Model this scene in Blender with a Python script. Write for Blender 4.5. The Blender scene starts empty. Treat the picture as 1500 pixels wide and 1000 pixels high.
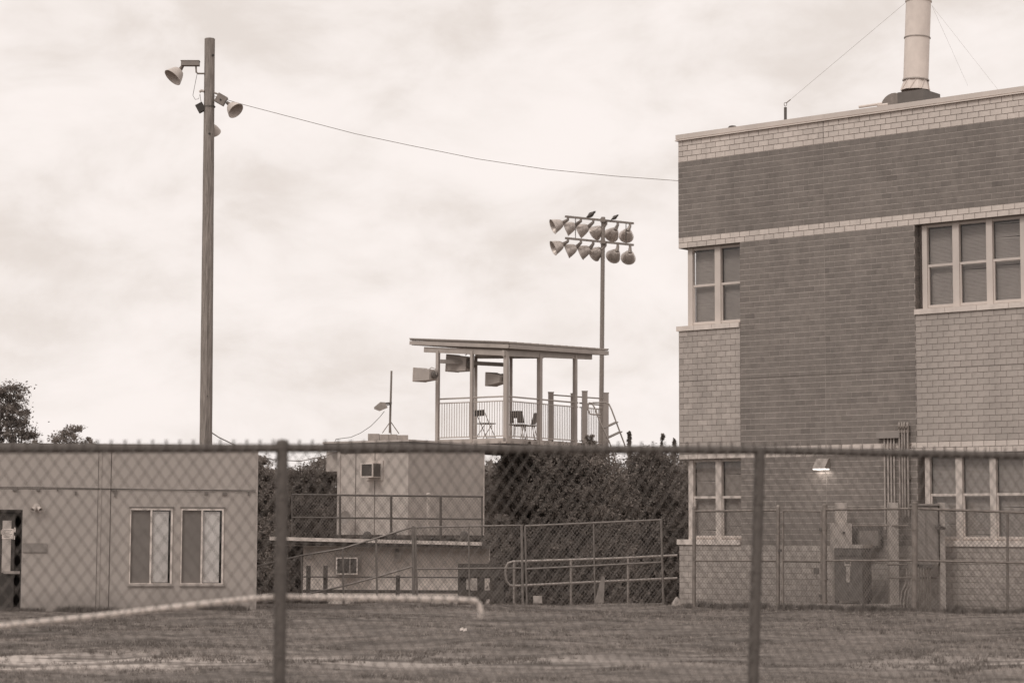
import bpy, math, random
import numpy as np
from mathutils import Vector, Matrix
random.seed(7); rng = np.random.default_rng(11)
S = bpy.context.scene
COL = S.collection
# ------------------------------------------------------------------ camera
F = 3200.0; PITCH = math.atan(285/F); ROLL = 0.004; EYE = 1.55
fw = Vector((0, math.cos(PITCH), math.sin(PITCH)))
R0 = Vector((1,0,0)); U0 = R0.cross(fw)
rt = R0*math.cos(ROLL)+U0*math.sin(ROLL); up = U0*math.cos(ROLL)-R0*math.sin(ROLL)
cd = bpy.data.cameras.new('camera'); cam = bpy.data.objects.new('camera', cd); COL.objects.link(cam)
cd.sensor_width = 36; cd.sensor_fit = 'HORIZONTAL'; cd.lens = F/1500*36; cd.clip_start = .5; cd.clip_end = 6000
cam.matrix_world = Matrix(((rt.x,up.x,-fw.x,0),(rt.y,up.y,-fw.y,0),(rt.z,up.z,-fw.z,EYE),(0,0,0,1)))
cd.dof.use_dof = True; cd.dof.focus_distance = 46; cd.dof.aperture_fstop = 2.4
S.camera = cam
S.view_settings.view_transform = 'Standard'; S.view_settings.look = 'None'
S.view_settings.exposure = 0.0; S.view_settings.gamma = 1
# ------------------------------------------------------------------ sky
SUN_EL, SUN_AZ = math.radians(46), math.radians(-142)      # azimuth from +Y, clockwise positive
wd = bpy.data.worlds.new('World'); S.world = wd; wd.use_nodes = True
nt = wd.node_tree; nt.nodes.clear(); N = nt.nodes.new; L = nt.links.new
out = N('ShaderNodeOutputWorld'); bg = N('ShaderNodeBackground'); bg.inputs[1].default_value = .1
sky = N('ShaderNodeTexSky'); sky.sky_type = 'NISHITA'; sky.sun_disc = False
sky.sun_elevation = SUN_EL; sky.sun_rotation = SUN_AZ; sky.air_density = 1; sky.dust_density = 3
tc = N('ShaderNodeTexCoord')
mp = N('ShaderNodeMapping'); mp.inputs['Scale'].default_value = (1, 1, 1.9); mp.inputs['Location'].default_value = (1.7,.6,.2); mp.inputs['Rotation'].default_value = (.12,.1,.5)
L(tc.outputs['Generated'], mp.inputs[0])
def wnoise(sc, det, rough, dist=0):
    n = N('ShaderNodeTexNoise'); n.inputs['Scale'].default_value = sc; n.inputs['Detail'].default_value = det
    n.inputs['Roughness'].default_value = rough; n.inputs['Distortion'].default_value = dist
    L(mp.outputs[0], n.inputs['Vector']); return n
n1 = wnoise(13, 9, .6, .3); n2 = wnoise(5.5, 4, .5, .3)
add = N('ShaderNodeMath'); add.operation = 'ADD'; L(n1.outputs[0], add.inputs[0]); L(n2.outputs[0], add.inputs[1])
cr = N('ShaderNodeValToRGB'); L(add.outputs[0], cr.inputs[0])
cr.color_ramp.interpolation = 'B_SPLINE'
e = cr.color_ramp.elements; e[0].position = .80/2; e[0].color = (.75,.675,.625,1); e[1].position = 1.17/2; e[1].color = (.955,.88,.845,1)
m = e.new(.98/2); m.color = (.885,.815,.775,1)
sc2 = N('ShaderNodeMath'); sc2.operation = 'MULTIPLY'; sc2.inputs[1].default_value = .5; L(add.outputs[0], sc2.inputs[0]); L(sc2.outputs[0], cr.inputs[0])
mul = N('ShaderNodeVectorMath'); mul.operation = 'SCALE'; mul.inputs['Scale'].default_value = 10.6; L(cr.outputs[0], mul.inputs[0])
bw = N('ShaderNodeRGBToBW'); L(sky.outputs[0], bw.inputs[0])
mx = N('ShaderNodeMix'); mx.data_type = 'RGBA'; mx.inputs[0].default_value = .96
L(bw.outputs[0], mx.inputs[6]); L(mul.outputs[0], mx.inputs[7]); L(mx.outputs[2], bg.inputs[0]); L(bg.outputs[0], out.inputs[0])
sd = bpy.data.lights.new('sun', 'SUN'); sd.energy = 1.0; sd.angle = math.radians(14); sd.color = (1,.94,.88)
sun = bpy.data.objects.new('sun', sd); COL.objects.link(sun)
dirv = Vector((math.sin(SUN_AZ)*math.cos(SUN_EL), math.cos(SUN_AZ)*math.cos(SUN_EL), math.sin(SUN_EL)))
sun.rotation_euler = dirv.to_track_quat('Z','Y').to_euler(); sun.location = (0,-20,60)
# ------------------------------------------------------------------ helpers
def ray(px, py):
    return (fw*F + rt*(px-750) + up*(500-py)).normalized()
def at(px, py, Y):
    d = ray(px, py); t = Y/d.y
    return Vector((d.x*t, Y, EYE+d.z*t))
def T(g, t=1.0):
    return (g*(1+.125*t), g, g*(1-.085*t), 1)
MATS = {}
def mat(name, g, rough=.7, var=.15, scale=6, bump=.0, metal=0, stretch=(1,1,1), t=1.0, fine=0, spec=.3, detail=5, grime=.09, dirt=0):
    if name in MATS: return MATS[name]
    m = bpy.data.materials.new(name); m.use_nodes = True; nt = m.node_tree; b = nt.nodes['Principled BSDF']
    b.inputs['Roughness'].default_value = rough; b.inputs['Metallic'].default_value = metal; b.inputs['Specular IOR Level'].default_value = spec
    tc = nt.nodes.new('ShaderNodeTexCoord'); mp = nt.nodes.new('ShaderNodeMapping'); mp.inputs['Scale'].default_value = stretch
    nt.links.new(tc.outputs['Object'], mp.inputs[0])
    n = nt.nodes.new('ShaderNodeTexNoise'); n.inputs['Scale'].default_value = scale; n.inputs['Detail'].default_value = detail; n.inputs['Roughness'].default_value = .6
    nt.links.new(mp.outputs[0], n.inputs['Vector'])
    r = nt.nodes.new('ShaderNodeValToRGB'); nt.links.new(n.outputs[0], r.inputs[0])
    r.color_ramp.elements[0].position = .28; r.color_ramp.elements[1].position = .72
    r.color_ramp.elements[0].color = T(g*(1-var), t); r.color_ramp.elements[1].color = T(min(.9, g*(1+var)), t)
    src = r.outputs[0]
    # object-to-object tone variation
    oi = nt.nodes.new('ShaderNodeObjectInfo'); 
    if fine:
        mr = nt.nodes.new('ShaderNodeMapRange'); mr.inputs[3].default_value = 1-fine; mr.inputs[4].default_value = 1+fine
        nt.links.new(oi.outputs['Random'], mr.inputs[0])
        v = nt.nodes.new('ShaderNodeVectorMath'); v.operation = 'SCALE'; nt.links.new(src, v.inputs[0]); nt.links.new(mr.outputs[0], v.inputs['Scale']); src = v.outputs[0]
    at_ = nt.nodes.new('ShaderNodeAttribute'); at_.attribute_name = 'tone'
    mm = nt.nodes.new('ShaderNodeMath'); mm.operation = 'ADD'; mm.inputs[1].default_value = 1; nt.links.new(at_.outputs['Fac'], mm.inputs[0])
    v2 = nt.nodes.new('ShaderNodeVectorMath'); v2.operation = 'SCALE'; nt.links.new(src, v2.inputs[0]); nt.links.new(mm.outputs[0], v2.inputs['Scale'])
    nt.links.new(v2.outputs[0], b.inputs['Base Color'])
    gp=nt.nodes.new('ShaderNodeNewGeometry'); g1=nt.nodes.new('ShaderNodeMapping'); g1.inputs['Scale'].default_value=(1,1,.28); nt.links.new(gp.outputs['Position'],g1.inputs[0])
    gn_=nt.nodes.new('ShaderNodeTexNoise'); gn_.inputs['Scale'].default_value=1.7; gn_.inputs['Detail'].default_value=7; gn_.inputs['Roughness'].default_value=.62; nt.links.new(g1.outputs[0],gn_.inputs['Vector'])
    gr_=nt.nodes.new('ShaderNodeMapRange'); gr_.inputs[1].default_value=.32; gr_.inputs[2].default_value=.66; gr_.inputs[3].default_value=1-grime; gr_.inputs[4].default_value=1+grime*.6; nt.links.new(gn_.outputs[0],gr_.inputs[0])
    gs_=nt.nodes.new('ShaderNodeVectorMath'); gs_.operation='SCALE'; nt.links.new(v2.outputs[0],gs_.inputs[0]); nt.links.new(gr_.outputs[0],gs_.inputs['Scale'])
    fin=gs_.outputs[0]
    if dirt:
        sp=nt.nodes.new('ShaderNodeSeparateXYZ'); nt.links.new(gp.outputs['Position'],sp.inputs[0]); dn=nt.nodes.new('ShaderNodeTexNoise'); dn.inputs['Scale'].default_value=3; dn.inputs['Detail'].default_value=6; nt.links.new(gp.outputs['Position'],dn.inputs['Vector'])
        q1=nt.nodes.new('ShaderNodeMapRange'); q1.inputs[1].default_value=.25; q1.inputs[2].default_value=.75; q1.inputs[3].default_value=1; q1.inputs[4].default_value=0; nt.links.new(sp.outputs[2],q1.inputs[0])
        q2=nt.nodes.new('ShaderNodeMath'); q2.operation='MULTIPLY'; nt.links.new(q1.outputs[0],q2.inputs[0]); nt.links.new(dn.outputs[0],q2.inputs[1])
        q3=nt.nodes.new('ShaderNodeMapRange'); q3.inputs[1].default_value=.1; q3.inputs[2].default_value=.6; q3.inputs[3].default_value=1; q3.inputs[4].default_value=1-dirt; nt.links.new(q2.outputs[0],q3.inputs[0])
        q4=nt.nodes.new('ShaderNodeVectorMath'); q4.operation='SCALE'; nt.links.new(fin,q4.inputs[0]); nt.links.new(q3.outputs[0],q4.inputs['Scale']); fin=q4.outputs[0]
    nt.links.new(fin, b.inputs['Base Color'])
    if bump:
        bn = nt.nodes.new('ShaderNodeTexNoise'); bn.inputs['Scale'].default_value = scale*5; bn.inputs['Detail'].default_value = 4
        nt.links.new(mp.outputs[0], bn.inputs['Vector'])
        bp = nt.nodes.new('ShaderNodeBump'); bp.inputs['Strength'].default_value = bump; bp.inputs['Distance'].default_value = .01
        nt.links.new(bn.outputs[0], bp.inputs['Height']); nt.links.new(bp.outputs[0], b.inputs['Normal'])
    MATS[name] = m; return m
ORG = {}
class MB:
    def __init__(s): s.v = []; s.f = []; s.m = []; s.tone = []; s.cur = 0; s.ct = 0
    def add(s, vs, fs):
        k = len(s.v); s.v += [tuple(v) for v in vs]
        for f in fs: s.f.append(tuple(i+k for i in f)); s.m.append(s.cur); s.tone.append(s.ct)
    def hexa(s, p):   # 8 points: bottom 0-3 ccw, top 4-7
        s.add(p, [(0,3,2,1),(4,5,6,7),(0,1,5,4),(1,2,6,5),(2,3,7,6),(3,0,4,7)])
    def box(s, c, sx, sy, sz, ax=None):
        c = Vector(c); X,Y,Z = ax or (Vector((1,0,0)),Vector((0,1,0)),Vector((0,0,1)))
        X=X*sx/2; Y=Y*sy/2; Z=Z*sz/2
        s.hexa([c-X-Y-Z,c+X-Y-Z,c+X+Y-Z,c-X+Y-Z,c-X-Y+Z,c+X-Y+Z,c+X+Y+Z,c-X+Y+Z])
    def beam(s, p, q, w, h, upv=(0,0,1)):
        p=Vector(p);q=Vector(q);d=(q-p);l=d.length;d.normalize();u=Vector(upv)
        x=d.cross(u)
        if x.length<1e-4: x=d.cross(Vector((0,1,0)))
        x.normalize();u=x.cross(d)
        s.box((p+q)/2, l, w, h, (d,x,u))
    def tube(s, p, q, r, r2=None, n=8, cap=True):
        s.path([p,q],[r, r if r2 is None else r2], n, cap)
    def path(s, pts, r, n=8, cap=True):
        pts=[Vector(p) for p in pts]; k=len(s.v); m=len(pts)
        if not hasattr(r,'__len__'): r=[r]*m
        x=None
        for i,p in enumerate(pts):
            d=(pts[min(i+1,m-1)]-pts[max(i-1,0)]).normalized()
            if x is None: x=d.orthogonal().normalized()
            else:
                x=x-d*x.dot(d)
                x = x.normalized() if x.length>1e-5 else d.orthogonal().normalized()
            y=d.cross(x)
            for j in range(n):
                a=2*math.pi*j/n; s.v.append(tuple(p+(x*math.cos(a)+y*math.sin(a))*r[i]))
        for i in range(m-1):
            for j in range(n):
                a=k+i*n+j;b=k+i*n+(j+1)%n; s.f.append((a,b,b+n,a+n)); s.m.append(s.cur); s.tone.append(s.ct)
        if cap:
            s.f.append(tuple(k+j for j in range(n))[::-1]); s.m.append(s.cur); s.tone.append(s.ct)
            s.f.append(tuple(k+(m-1)*n+j for j in range(n))); s.m.append(s.cur); s.tone.append(s.ct)
    def lathe(s, base, axis, prof, n=20):   # prof: (dist along axis, radius)
        base=Vector(base); a=Vector(axis).normalized(); x=a.orthogonal().normalized(); y=a.cross(x); k=len(s.v)
        for (h,r) in prof:
            for j in range(n):
                t=2*math.pi*j/n; s.v.append(tuple(base+a*h+(x*math.cos(t)+y*math.sin(t))*r))
        for i in range(len(prof)-1):
            for j in range(n):
                p=k+i*n+j;q=k+i*n+(j+1)%n; s.f.append((p,q,q+n,p+n)); s.m.append(s.cur); s.tone.append(s.ct)
    def prism(s, poly, off):
        poly=[Vector(p) for p in poly]; off=Vector(off); n=len(poly)
        s.add(poly+[p+off for p in poly], [tuple(range(n))[::-1], tuple(range(n,2*n))]+[(i,(i+1)%n,n+(i+1)%n,n+i) for i in range(n)])
    def build(s, name, m, parent=None, loc=None, smooth=False, label=None, kind=None):
        o_ = Vector((0,0,0))
        if parent is not None: o_ = ORG[parent.name]
        elif loc is not None: o_ = Vector(loc)
        me = bpy.data.meshes.new(name); me.from_pydata([(v[0]-o_.x,v[1]-o_.y,v[2]-o_.z) for v in s.v], [], s.f)
        ms = m if isinstance(m,(list,tuple)) else [m]
        for x in ms: me.materials.append(x)
        if len(ms)>1: me.polygons.foreach_set('material_index', s.m)
        if any(s.tone):
            a = me.attributes.new('tone','FLOAT','FACE'); a.data.foreach_set('value', s.tone)
        if smooth:
            me.polygons.foreach_set('use_smooth', [True]*len(me.polygons))
            try: me.set_sharp_from_angle(angle=math.radians(40))
            except Exception: pass
        me.update()
        o = bpy.data.objects.new(name, me); COL.objects.link(o)
        if parent is not None: o.parent = parent
        else: o.location = o_
        ORG[o.name] = o_
        if label: o['label'] = label
        if kind: o['kind'] = kind
        return o
def thing(name, label, cat, loc, group=None):
    o = bpy.data.objects.new(name, None); COL.objects.link(o); o.location = loc; o.empty_display_size=.2
    o['label']=label; o['category']=cat
    if group: o['group']=group
    ORG[o.name] = Vector(loc); return o
def tag(o, label, cat, group=None):
    o['label']=label; o['category']=cat
    if group: o['group']=group
    return o
class Plane:   # vertical plane: origin O, horizontal direction u, outward normal n
    def __init__(s, O, u, n=None):
        s.O=Vector((O[0],O[1],0)); s.u=Vector((u[0],u[1],0)).normalized()
        n = Vector(n) if n is not None else Vector((s.u.y,-s.u.x,0))
        s.n=n.normalized(); s.z=Vector((0,0,1))
    def px(s, x, y, d=0):
        r=ray(x,y); E=Vector((0,0,EYE)); t=((s.O+s.n*d)-E).dot(s.n)/r.dot(s.n); p=E+r*t
        return (p-s.O).dot(s.u), p.z
    def pt(s, a, d, z): return s.O+s.u*a+s.n*d+Vector((0,0,z))
    def P(s, x, y, d=0): a,z=s.px(x,y,d); return s.pt(a,d,z)
    def box(s, mb, a0,a1,d0,d1,z0,z1):
        if a0>a1: a0,a1=a1,a0
        if d0>d1: d0,d1=d1,d0
        if z0>z1: z0,z1=z1,z0
        mb.box(s.pt((a0+a1)/2,(d0+d1)/2,(z0+z1)/2), a1-a0, d1-d0, z1-z0, (s.u,s.n,s.z))
    def pbox(s, mb, x0,y0,x1,y1,d0,d1, ref=None):
        d = d1 if ref is None else ref
        a0=s.px(x0,(y0+y1)/2,d)[0]; a1=s.px(x1,(y0+y1)/2,d)[0]; z1=s.px((x0+x1)/2,y0,d)[1]; z0=s.px((x0+x1)/2,y1,d)[1]
        s.box(mb,a0,a1,d0,d1,z0,z1)
def one(fn): mb=MB(); fn(mb); return mb
def mesh_fence(mb, P00,P10,P11,P01, w=.075, h=.09, r=.0021):
    P00,P10,P11,P01=[Vector(p) for p in (P00,P10,P11,P01)]
    W=(P10-P00).length; H=(P01-P00).length; nx=W/w; ny=H/h
    def q(u,v): u/=nx; v/=ny; return P00*(1-u)*(1-v)+P10*u*(1-v)+P11*u*v+P01*(1-u)*v
    for sg in (1,-1):
        c=-ny
        while c<nx+ny:
            # line u = c + sg*v
            v0,v1=0,ny
            if sg>0: lo,hi=max(0,-c),min(ny,nx-c)
            else: lo,hi=max(0,c-nx),min(ny,c)
            if hi-lo>.05:
                seg=max(1,int((hi-lo)/6))
                mb.path([q(c+sg*(lo+(hi-lo)*i/seg), lo+(hi-lo)*i/seg) for i in range(seg+1)], r, 3, False)
            c+=1
# ------------------------------------------------------------------ materials
M_bright=mat('pale_block',.56,.85,.10,9,.25,fine=.03); M_mid=mat('tan_block',.375,.85,.12,9,.25,fine=.05,grime=.12,dirt=.2)
M_dark=mat('dark_glazed_brick',.185,.6,.14,8,.15,fine=.08,t=1.1,grime=.13)
M_mortM=mat('tan_mortar',.25,.9,.1,20,t=1.1); M_mortL=mat('pale_mortar',.44,.9,.1,20); M_mortD=mat('grey_mortar',.16,.9,.1,20,t=1.2)
M_stone=mat('cast_stone',.62,.8,.12,5,.15); M_frame=mat('window_aluminium',.55,.5,.06,3)
M_coping=mat('coping_metal',.58,.45,.06,2,stretch=(1,1,.3)); M_blind=mat('blind',.44,.7,.06,5,t=1.0)
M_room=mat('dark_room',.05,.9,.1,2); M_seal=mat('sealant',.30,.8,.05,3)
M_galv=mat('galvanised_steel',.36,.42,.15,14,metal=.55); M_galvd=mat('dull_steel',.24,.5,.18,14,metal=.4,t=1.2)
M_fence=mat('old_fence_steel',.11,.55,.2,20,.2,t=1.2); M_wire=mat('fence_wire',.135,.55,.15,30,t=1.2)
M_meshb=mat('mesh_wire',.19,.55,.2,30,t=1.0)
M_wood=mat('weathered_pole_wood',.27,.9,.45,7,1.0,stretch=(6,6,.35),t=1.1)
M_lamp=mat('lamp_housing',.52,.5,.12,6); M_lampin=mat('lamp_inside',.22,.4,.1,6)
M_grey=mat('grey_paint',.26,.55,.12,5); M_dgrey=mat('dark_grey_paint',.12,.6,.15,5); M_blk=mat('black_plastic',.05,.5,.15,5,t=1.2)
M_port=mat('portable_siding',.385,.8,.04,1.3,.1,stretch=(1,1,.6),grime=.06,dirt=.3); M_portd=mat('siding_seam',.17,.8,.1,4)
M_white=mat('white_paint',.66,.6,.08,4); M_box=mat('press_box_wall',.46,.8,.09,1.5,.1)
M_deck=mat('deck_paint',.40,.6,.12,3,stretch=(1,1,.5)); M_bark=mat('bark',.07,.95,.3,8,.5)
M_board=mat('stained_board',.085,.85,.2,6,.2,t=1.2); M_screen=mat('insect_screen',.18,.7,.08,3)
M_cab=mat('transformer_paint',.135,.5,.1,3); M_pale=mat('pale_panel',.42,.6,.08,4); M_conc=mat('concrete',.36,.9,.2,7,.4)
M_curt=mat('curtain_cloth',.80,.8,.04,4,t=.5)
M_refl=mat('spun_reflector',.50,.4,.25,9,metal=.35)
M_lowwall=mat('lower_wall_paint',.62,.8,.09,1.5,.1)
M_horn=mat('horn_plastic',.38,.6,.08,4)
M_rope=mat('pale_rope',.86,.8,.1,30,.4)
def glass(name, tint=.85, rough=.03, base=.5):
    m=bpy.data.materials.new(name); m.use_nodes=True; nt=m.node_tree; nt.nodes.clear()
    o=nt.nodes.new('ShaderNodeOutputMaterial'); t=nt.nodes.new('ShaderNodeBsdfTransparent'); g=nt.nodes.new('ShaderNodeBsdfGlossy')
    t.inputs[0].default_value=(tint,tint,tint,1); g.inputs['Roughness'].default_value=rough; g.inputs['Color'].default_value=(base,base,base,1)
    fr=nt.nodes.new('ShaderNodeFresnel'); fr.inputs[0].default_value=1.5; a=nt.nodes.new('ShaderNodeMath'); a.operation='MULTIPLY_ADD'; a.inputs[1].default_value=1.4; a.inputs[2].default_value=.04
    gg=nt.nodes.new('ShaderNodeNewGeometry'); iv=nt.nodes.new('ShaderNodeMath'); iv.operation='SUBTRACT'; iv.inputs[0].default_value=1; nt.links.new(gg.outputs['Backfacing'],iv.inputs[1]); a2=nt.nodes.new('ShaderNodeMath'); a2.operation='MULTIPLY'; nt.links.new(iv.outputs[0],a2.inputs[1]); nt.links.new(fr.outputs[0],a.inputs[0]); nt.links.new(a.outputs[0],a2.inputs[0]); mx=nt.nodes.new('ShaderNodeMixShader'); nt.links.new(a2.outputs[0],mx.inputs[0]); nt.links.new(t.outputs[0],mx.inputs[1]); nt.links.new(g.outputs[0],mx.inputs[2]); nt.links.new(mx.outputs[0],o.inputs[0])
    return m
M_glass=glass('window_glass',.95)
# ------------------------------------------------------------------ ground
def sm(a,b,x): t=np.clip((x-a)/(b-a),0,1); return t*t*(3-2*t)
def gz(x,y):
    x=np.asarray(x,float); y=np.asarray(y,float)
    z=.235*sm(22,37.5,y)+.10*sm(2.5,8,x)*sm(25,36,y)
    z=z+.018*np.sin(x*1.3+y*.7)+.014*np.sin(x*2.9-y*1.9+1)
    drop=sm(42.6,47.5,y)*(1-sm(9,14,x))*(1-sm(-14,-9,-x-18))
    z=z-1.75*drop
    z=z-1.75*sm(50,60,y)*(1-drop)
    return z
def grid(xs,ys):
    X,Y=np.meshgrid(xs,ys); Z=gz(X,Y); nx=len(xs); ny=len(ys)
    v=np.stack([X.ravel(),Y.ravel(),Z.ravel()],1)
    i=np.arange(ny-1)[:,None]*nx+np.arange(nx-1)[None,:]; i=i.ravel()
    return v, np.stack([i,i+1,i+nx+1,i+nx],1)
xs=np.concatenate([[-3000,-1200,-500,-200,-90,-50,-30],np.arange(-20,20.01,.25),[30,50,90,200,500,1200,3000]])
ys=np.concatenate([[-400,-100,-30,-10,0,8,14],np.arange(18,62.01,.25),[70,90,130,200,400,1000,3000]])
v,f=grid(xs,ys)
me=bpy.data.meshes.new('ground'); me.from_pydata(v.tolist(),[],f.tolist()); me.polygons.foreach_set('use_smooth',[True]*len(f))
gm=bpy.data.materials.new('dry_turf'); gm.use_nodes=True; nt=gm.node_tree; b=nt.nodes['Principled BSDF']; b.inputs['Roughness'].default_value=.95; b.inputs['Specular IOR Level'].default_value=.1
geo=nt.nodes.new('ShaderNodeNewGeometry'); 
def gn(sc,det,stretch,lo,hi,c0,c1):
    mp=nt.nodes.new('ShaderNodeMapping'); mp.inputs['Scale'].default_value=stretch; nt.links.new(geo.outputs['Position'],mp.inputs[0])
    n=nt.nodes.new('ShaderNodeTexNoise'); n.inputs['Scale'].default_value=sc; n.inputs['Detail'].default_value=det; n.inputs['Roughness'].default_value=.65; nt.links.new(mp.outputs[0],n.inputs['Vector'])
    r=nt.nodes.new('ShaderNodeValToRGB'); nt.links.new(n.outputs[0],r.inputs[0]); r.color_ramp.elements[0].position=lo; r.color_ramp.elements[1].position=hi
    r.color_ramp.elements[0].color=c0; r.color_ramp.elements[1].color=c1; return r
a1=gn(2.2,8,(1,1.0,1),.35,.68,T(.10,1.15),T(.25,1.1))
a2=gn(1.0,8,(.5,1.6,1),.42,.54,(0,0,0,1),(1,1,1,1))
sep=nt.nodes.new('ShaderNodeSeparateXYZ'); nt.links.new(geo.outputs['Position'],sep.inputs[0])
# bare sandy strip of soil about 26 m out
def mth(op,a,b=None,c=None):
    n=nt.nodes.new('ShaderNodeMath'); n.operation=op
    for k,x in enumerate((a,b,c)):
        if x is None: continue
        if isinstance(x,(int,float)): n.inputs[k].default_value=x
        else: nt.links.new(x,n.inputs[k])
    return n.outputs[0]
dy=mth('ABSOLUTE',mth('SUBTRACT',sep.outputs[1],26.4)); st=mth('SUBTRACT',1.0,mth('MULTIPLY',dy,.55)); st=mth('MAXIMUM',st,0)
sand=mth('MULTIPLY',st,a2.outputs[0]); sand=mth('MULTIPLY',mth('MULTIPLY',sand,1.5),gn(.22,2,(1,.6,1),.42,.58,(.25,.25,.25,1),(.9,.9,.9,1)).outputs[0]); lf=nt.nodes.new('ShaderNodeMapRange'); lf.inputs[1].default_value=-1.6; lf.inputs[2].default_value=-3.2; lf.inputs[3].default_value=.5; lf.inputs[4].default_value=1.7; nt.links.new(sep.outputs[0],lf.inputs[0]); sand=mth('MULTIPLY',sand,lf.outputs[0])
a3=gn(.9,7,(.6,1.6,1),.33,.66,(.6,.6,.6,1),(1.15,1.15,1.15,1)); vm=nt.nodes.new('ShaderNodeVectorMath'); vm.operation='MULTIPLY'; nt.links.new(a1.outputs[0],vm.inputs[0]); nt.links.new(a3.outputs[0],vm.inputs[1])
mx=nt.nodes.new('ShaderNodeMix'); mx.data_type='RGBA'; mx.clamp_factor=True; nt.links.new(sand,mx.inputs[0]); nt.links.new(vm.outputs[0],mx.inputs[6]); mx.inputs[7].default_value=T(.46)
nt.links.new(mx.outputs[2],b.inputs['Base Color'])
bn=nt.nodes.new('ShaderNodeTexNoise'); bn.inputs['Scale'].default_value=14; bn.inputs['Detail'].default_value=8; nt.links.new(geo.outputs['Position'],bn.inputs['Vector'])
bp=nt.nodes.new('ShaderNodeBump'); bp.inputs['Strength'].default_value=.8; bp.inputs['Distance'].default_value=.05; nt.links.new(bn.outputs[0],bp.inputs['Height']); nt.links.new(bp.outputs[0],b.inputs['Normal'])
me.materials.append(gm); g=bpy.data.objects.new('ground',me); COL.objects.link(g); g['kind']='structure'; g['label']='dry patchy grass field with pale bare soil in front of the buildings'
# vector noise for scattering
def vnoise(x,y,seed=0):
    r=np.random.default_rng(seed); G=r.random((64,64)); xi=np.floor(x).astype(int); yi=np.floor(y).astype(int); fx=x-xi; fy=y-yi; fx=fx*fx*(3-2*fx); fy=fy*fy*(3-2*fy)
    g=lambda i,j: G[i%64,j%64]
    return g(xi,yi)*(1-fx)*(1-fy)+g(xi+1,yi)*fx*(1-fy)+g(xi,yi+1)*(1-fx)*fy+g(xi+1,yi+1)*fx*fy
def raw_mesh(name, V, nv, material, extra_mats=None, mi=None):
    """V: (n*nv,3) vertices of n separate nv-gons"""
    n=len(V)//nv; me=bpy.data.meshes.new(name); me.vertices.add(len(V)); me.vertices.foreach_set('co',V.astype(np.float32).ravel())
    me.loops.add(n*nv); me.loops.foreach_set('vertex_index',np.arange(n*nv,dtype=np.int32)); me.polygons.add(n)
    me.polygons.foreach_set('loop_start',np.arange(0,n*nv,nv,dtype=np.int32))
    me.materials.append(material)
    for x in (extra_mats or []): me.materials.append(x)
    if mi is not None: me.polygons.foreach_set('material_index',mi.astype(np.int32))
    me.update(calc_edges=True); return me
def grass(name,label,n,hmin,hmax,m,seed,dens):
    r=np.random.default_rng(seed)
    y=r.uniform(21,44.5,n); x=r.uniform(-1,1,n)*(y*.27+1)
    k=dens(x,y,r); x=x[k];y=y[k]; n=len(x)
    z=gz(x,y); B=5
    X=np.repeat(x,B)+r.normal(0,.022,n*B); Y=np.repeat(y,B)+r.normal(0,.022,n*B); Z=np.repeat(z,B)
    hh=r.uniform(hmin,hmax,n*B)*(.6+.8*np.repeat(vnoise(x*1.7,y*1.7,5),B)); hh*=np.repeat(.55+.9*vnoise(x*.7+3,y*1.1,31),B); a=r.uniform(0,2*np.pi,n*B); w=r.uniform(.003,.007,n*B); l=r.normal(0,.5,(n*B,2))*hh[:,None]
    p0=np.stack([X-np.cos(a)*w,Y-np.sin(a)*w,Z-.01],1);p1=np.stack([X+np.cos(a)*w,Y+np.sin(a)*w,Z-.01],1);p2=np.stack([X+l[:,0],Y+l[:,1],Z+hh],1)
    V=np.stack([p0,p1,p2],1).reshape(-1,3)
    me=raw_mesh(name,V,3,m); o=bpy.data.objects.new(name,me); COL.objects.link(o); o['kind']='stuff'; o['label']=label; o['category']='grass'
def band(y): return np.exp(-((y-26.4)/1.0)**2)
M_g1=mat('dry_grass_blades',.30,.8,.25,3,t=1.1); M_g2=mat('dark_weed_blades',.13,.8,.25,3,t=1.2)
grass('grass','short dry grass covering the field',90000,.012,.026,M_g1,3,lambda x,y,r: (r.random(len(x))<.1+1.1*vnoise(x*.9,y*1.5,8)*vnoise(x*3.1,y*4.3,18)*1.6) & (r.random(len(x))>band(y)*1.35*(vnoise(x*.55,y*1.2,9)>.3)))
grass('weeds','darker weedy tufts scattered over the field',52000,.018,.050,M_g2,4,lambda x,y,r: (vnoise(x*.8,y*1.6,21)*.6+vnoise(x*2.6,y*3.7,22)*.4>.585))
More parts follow.
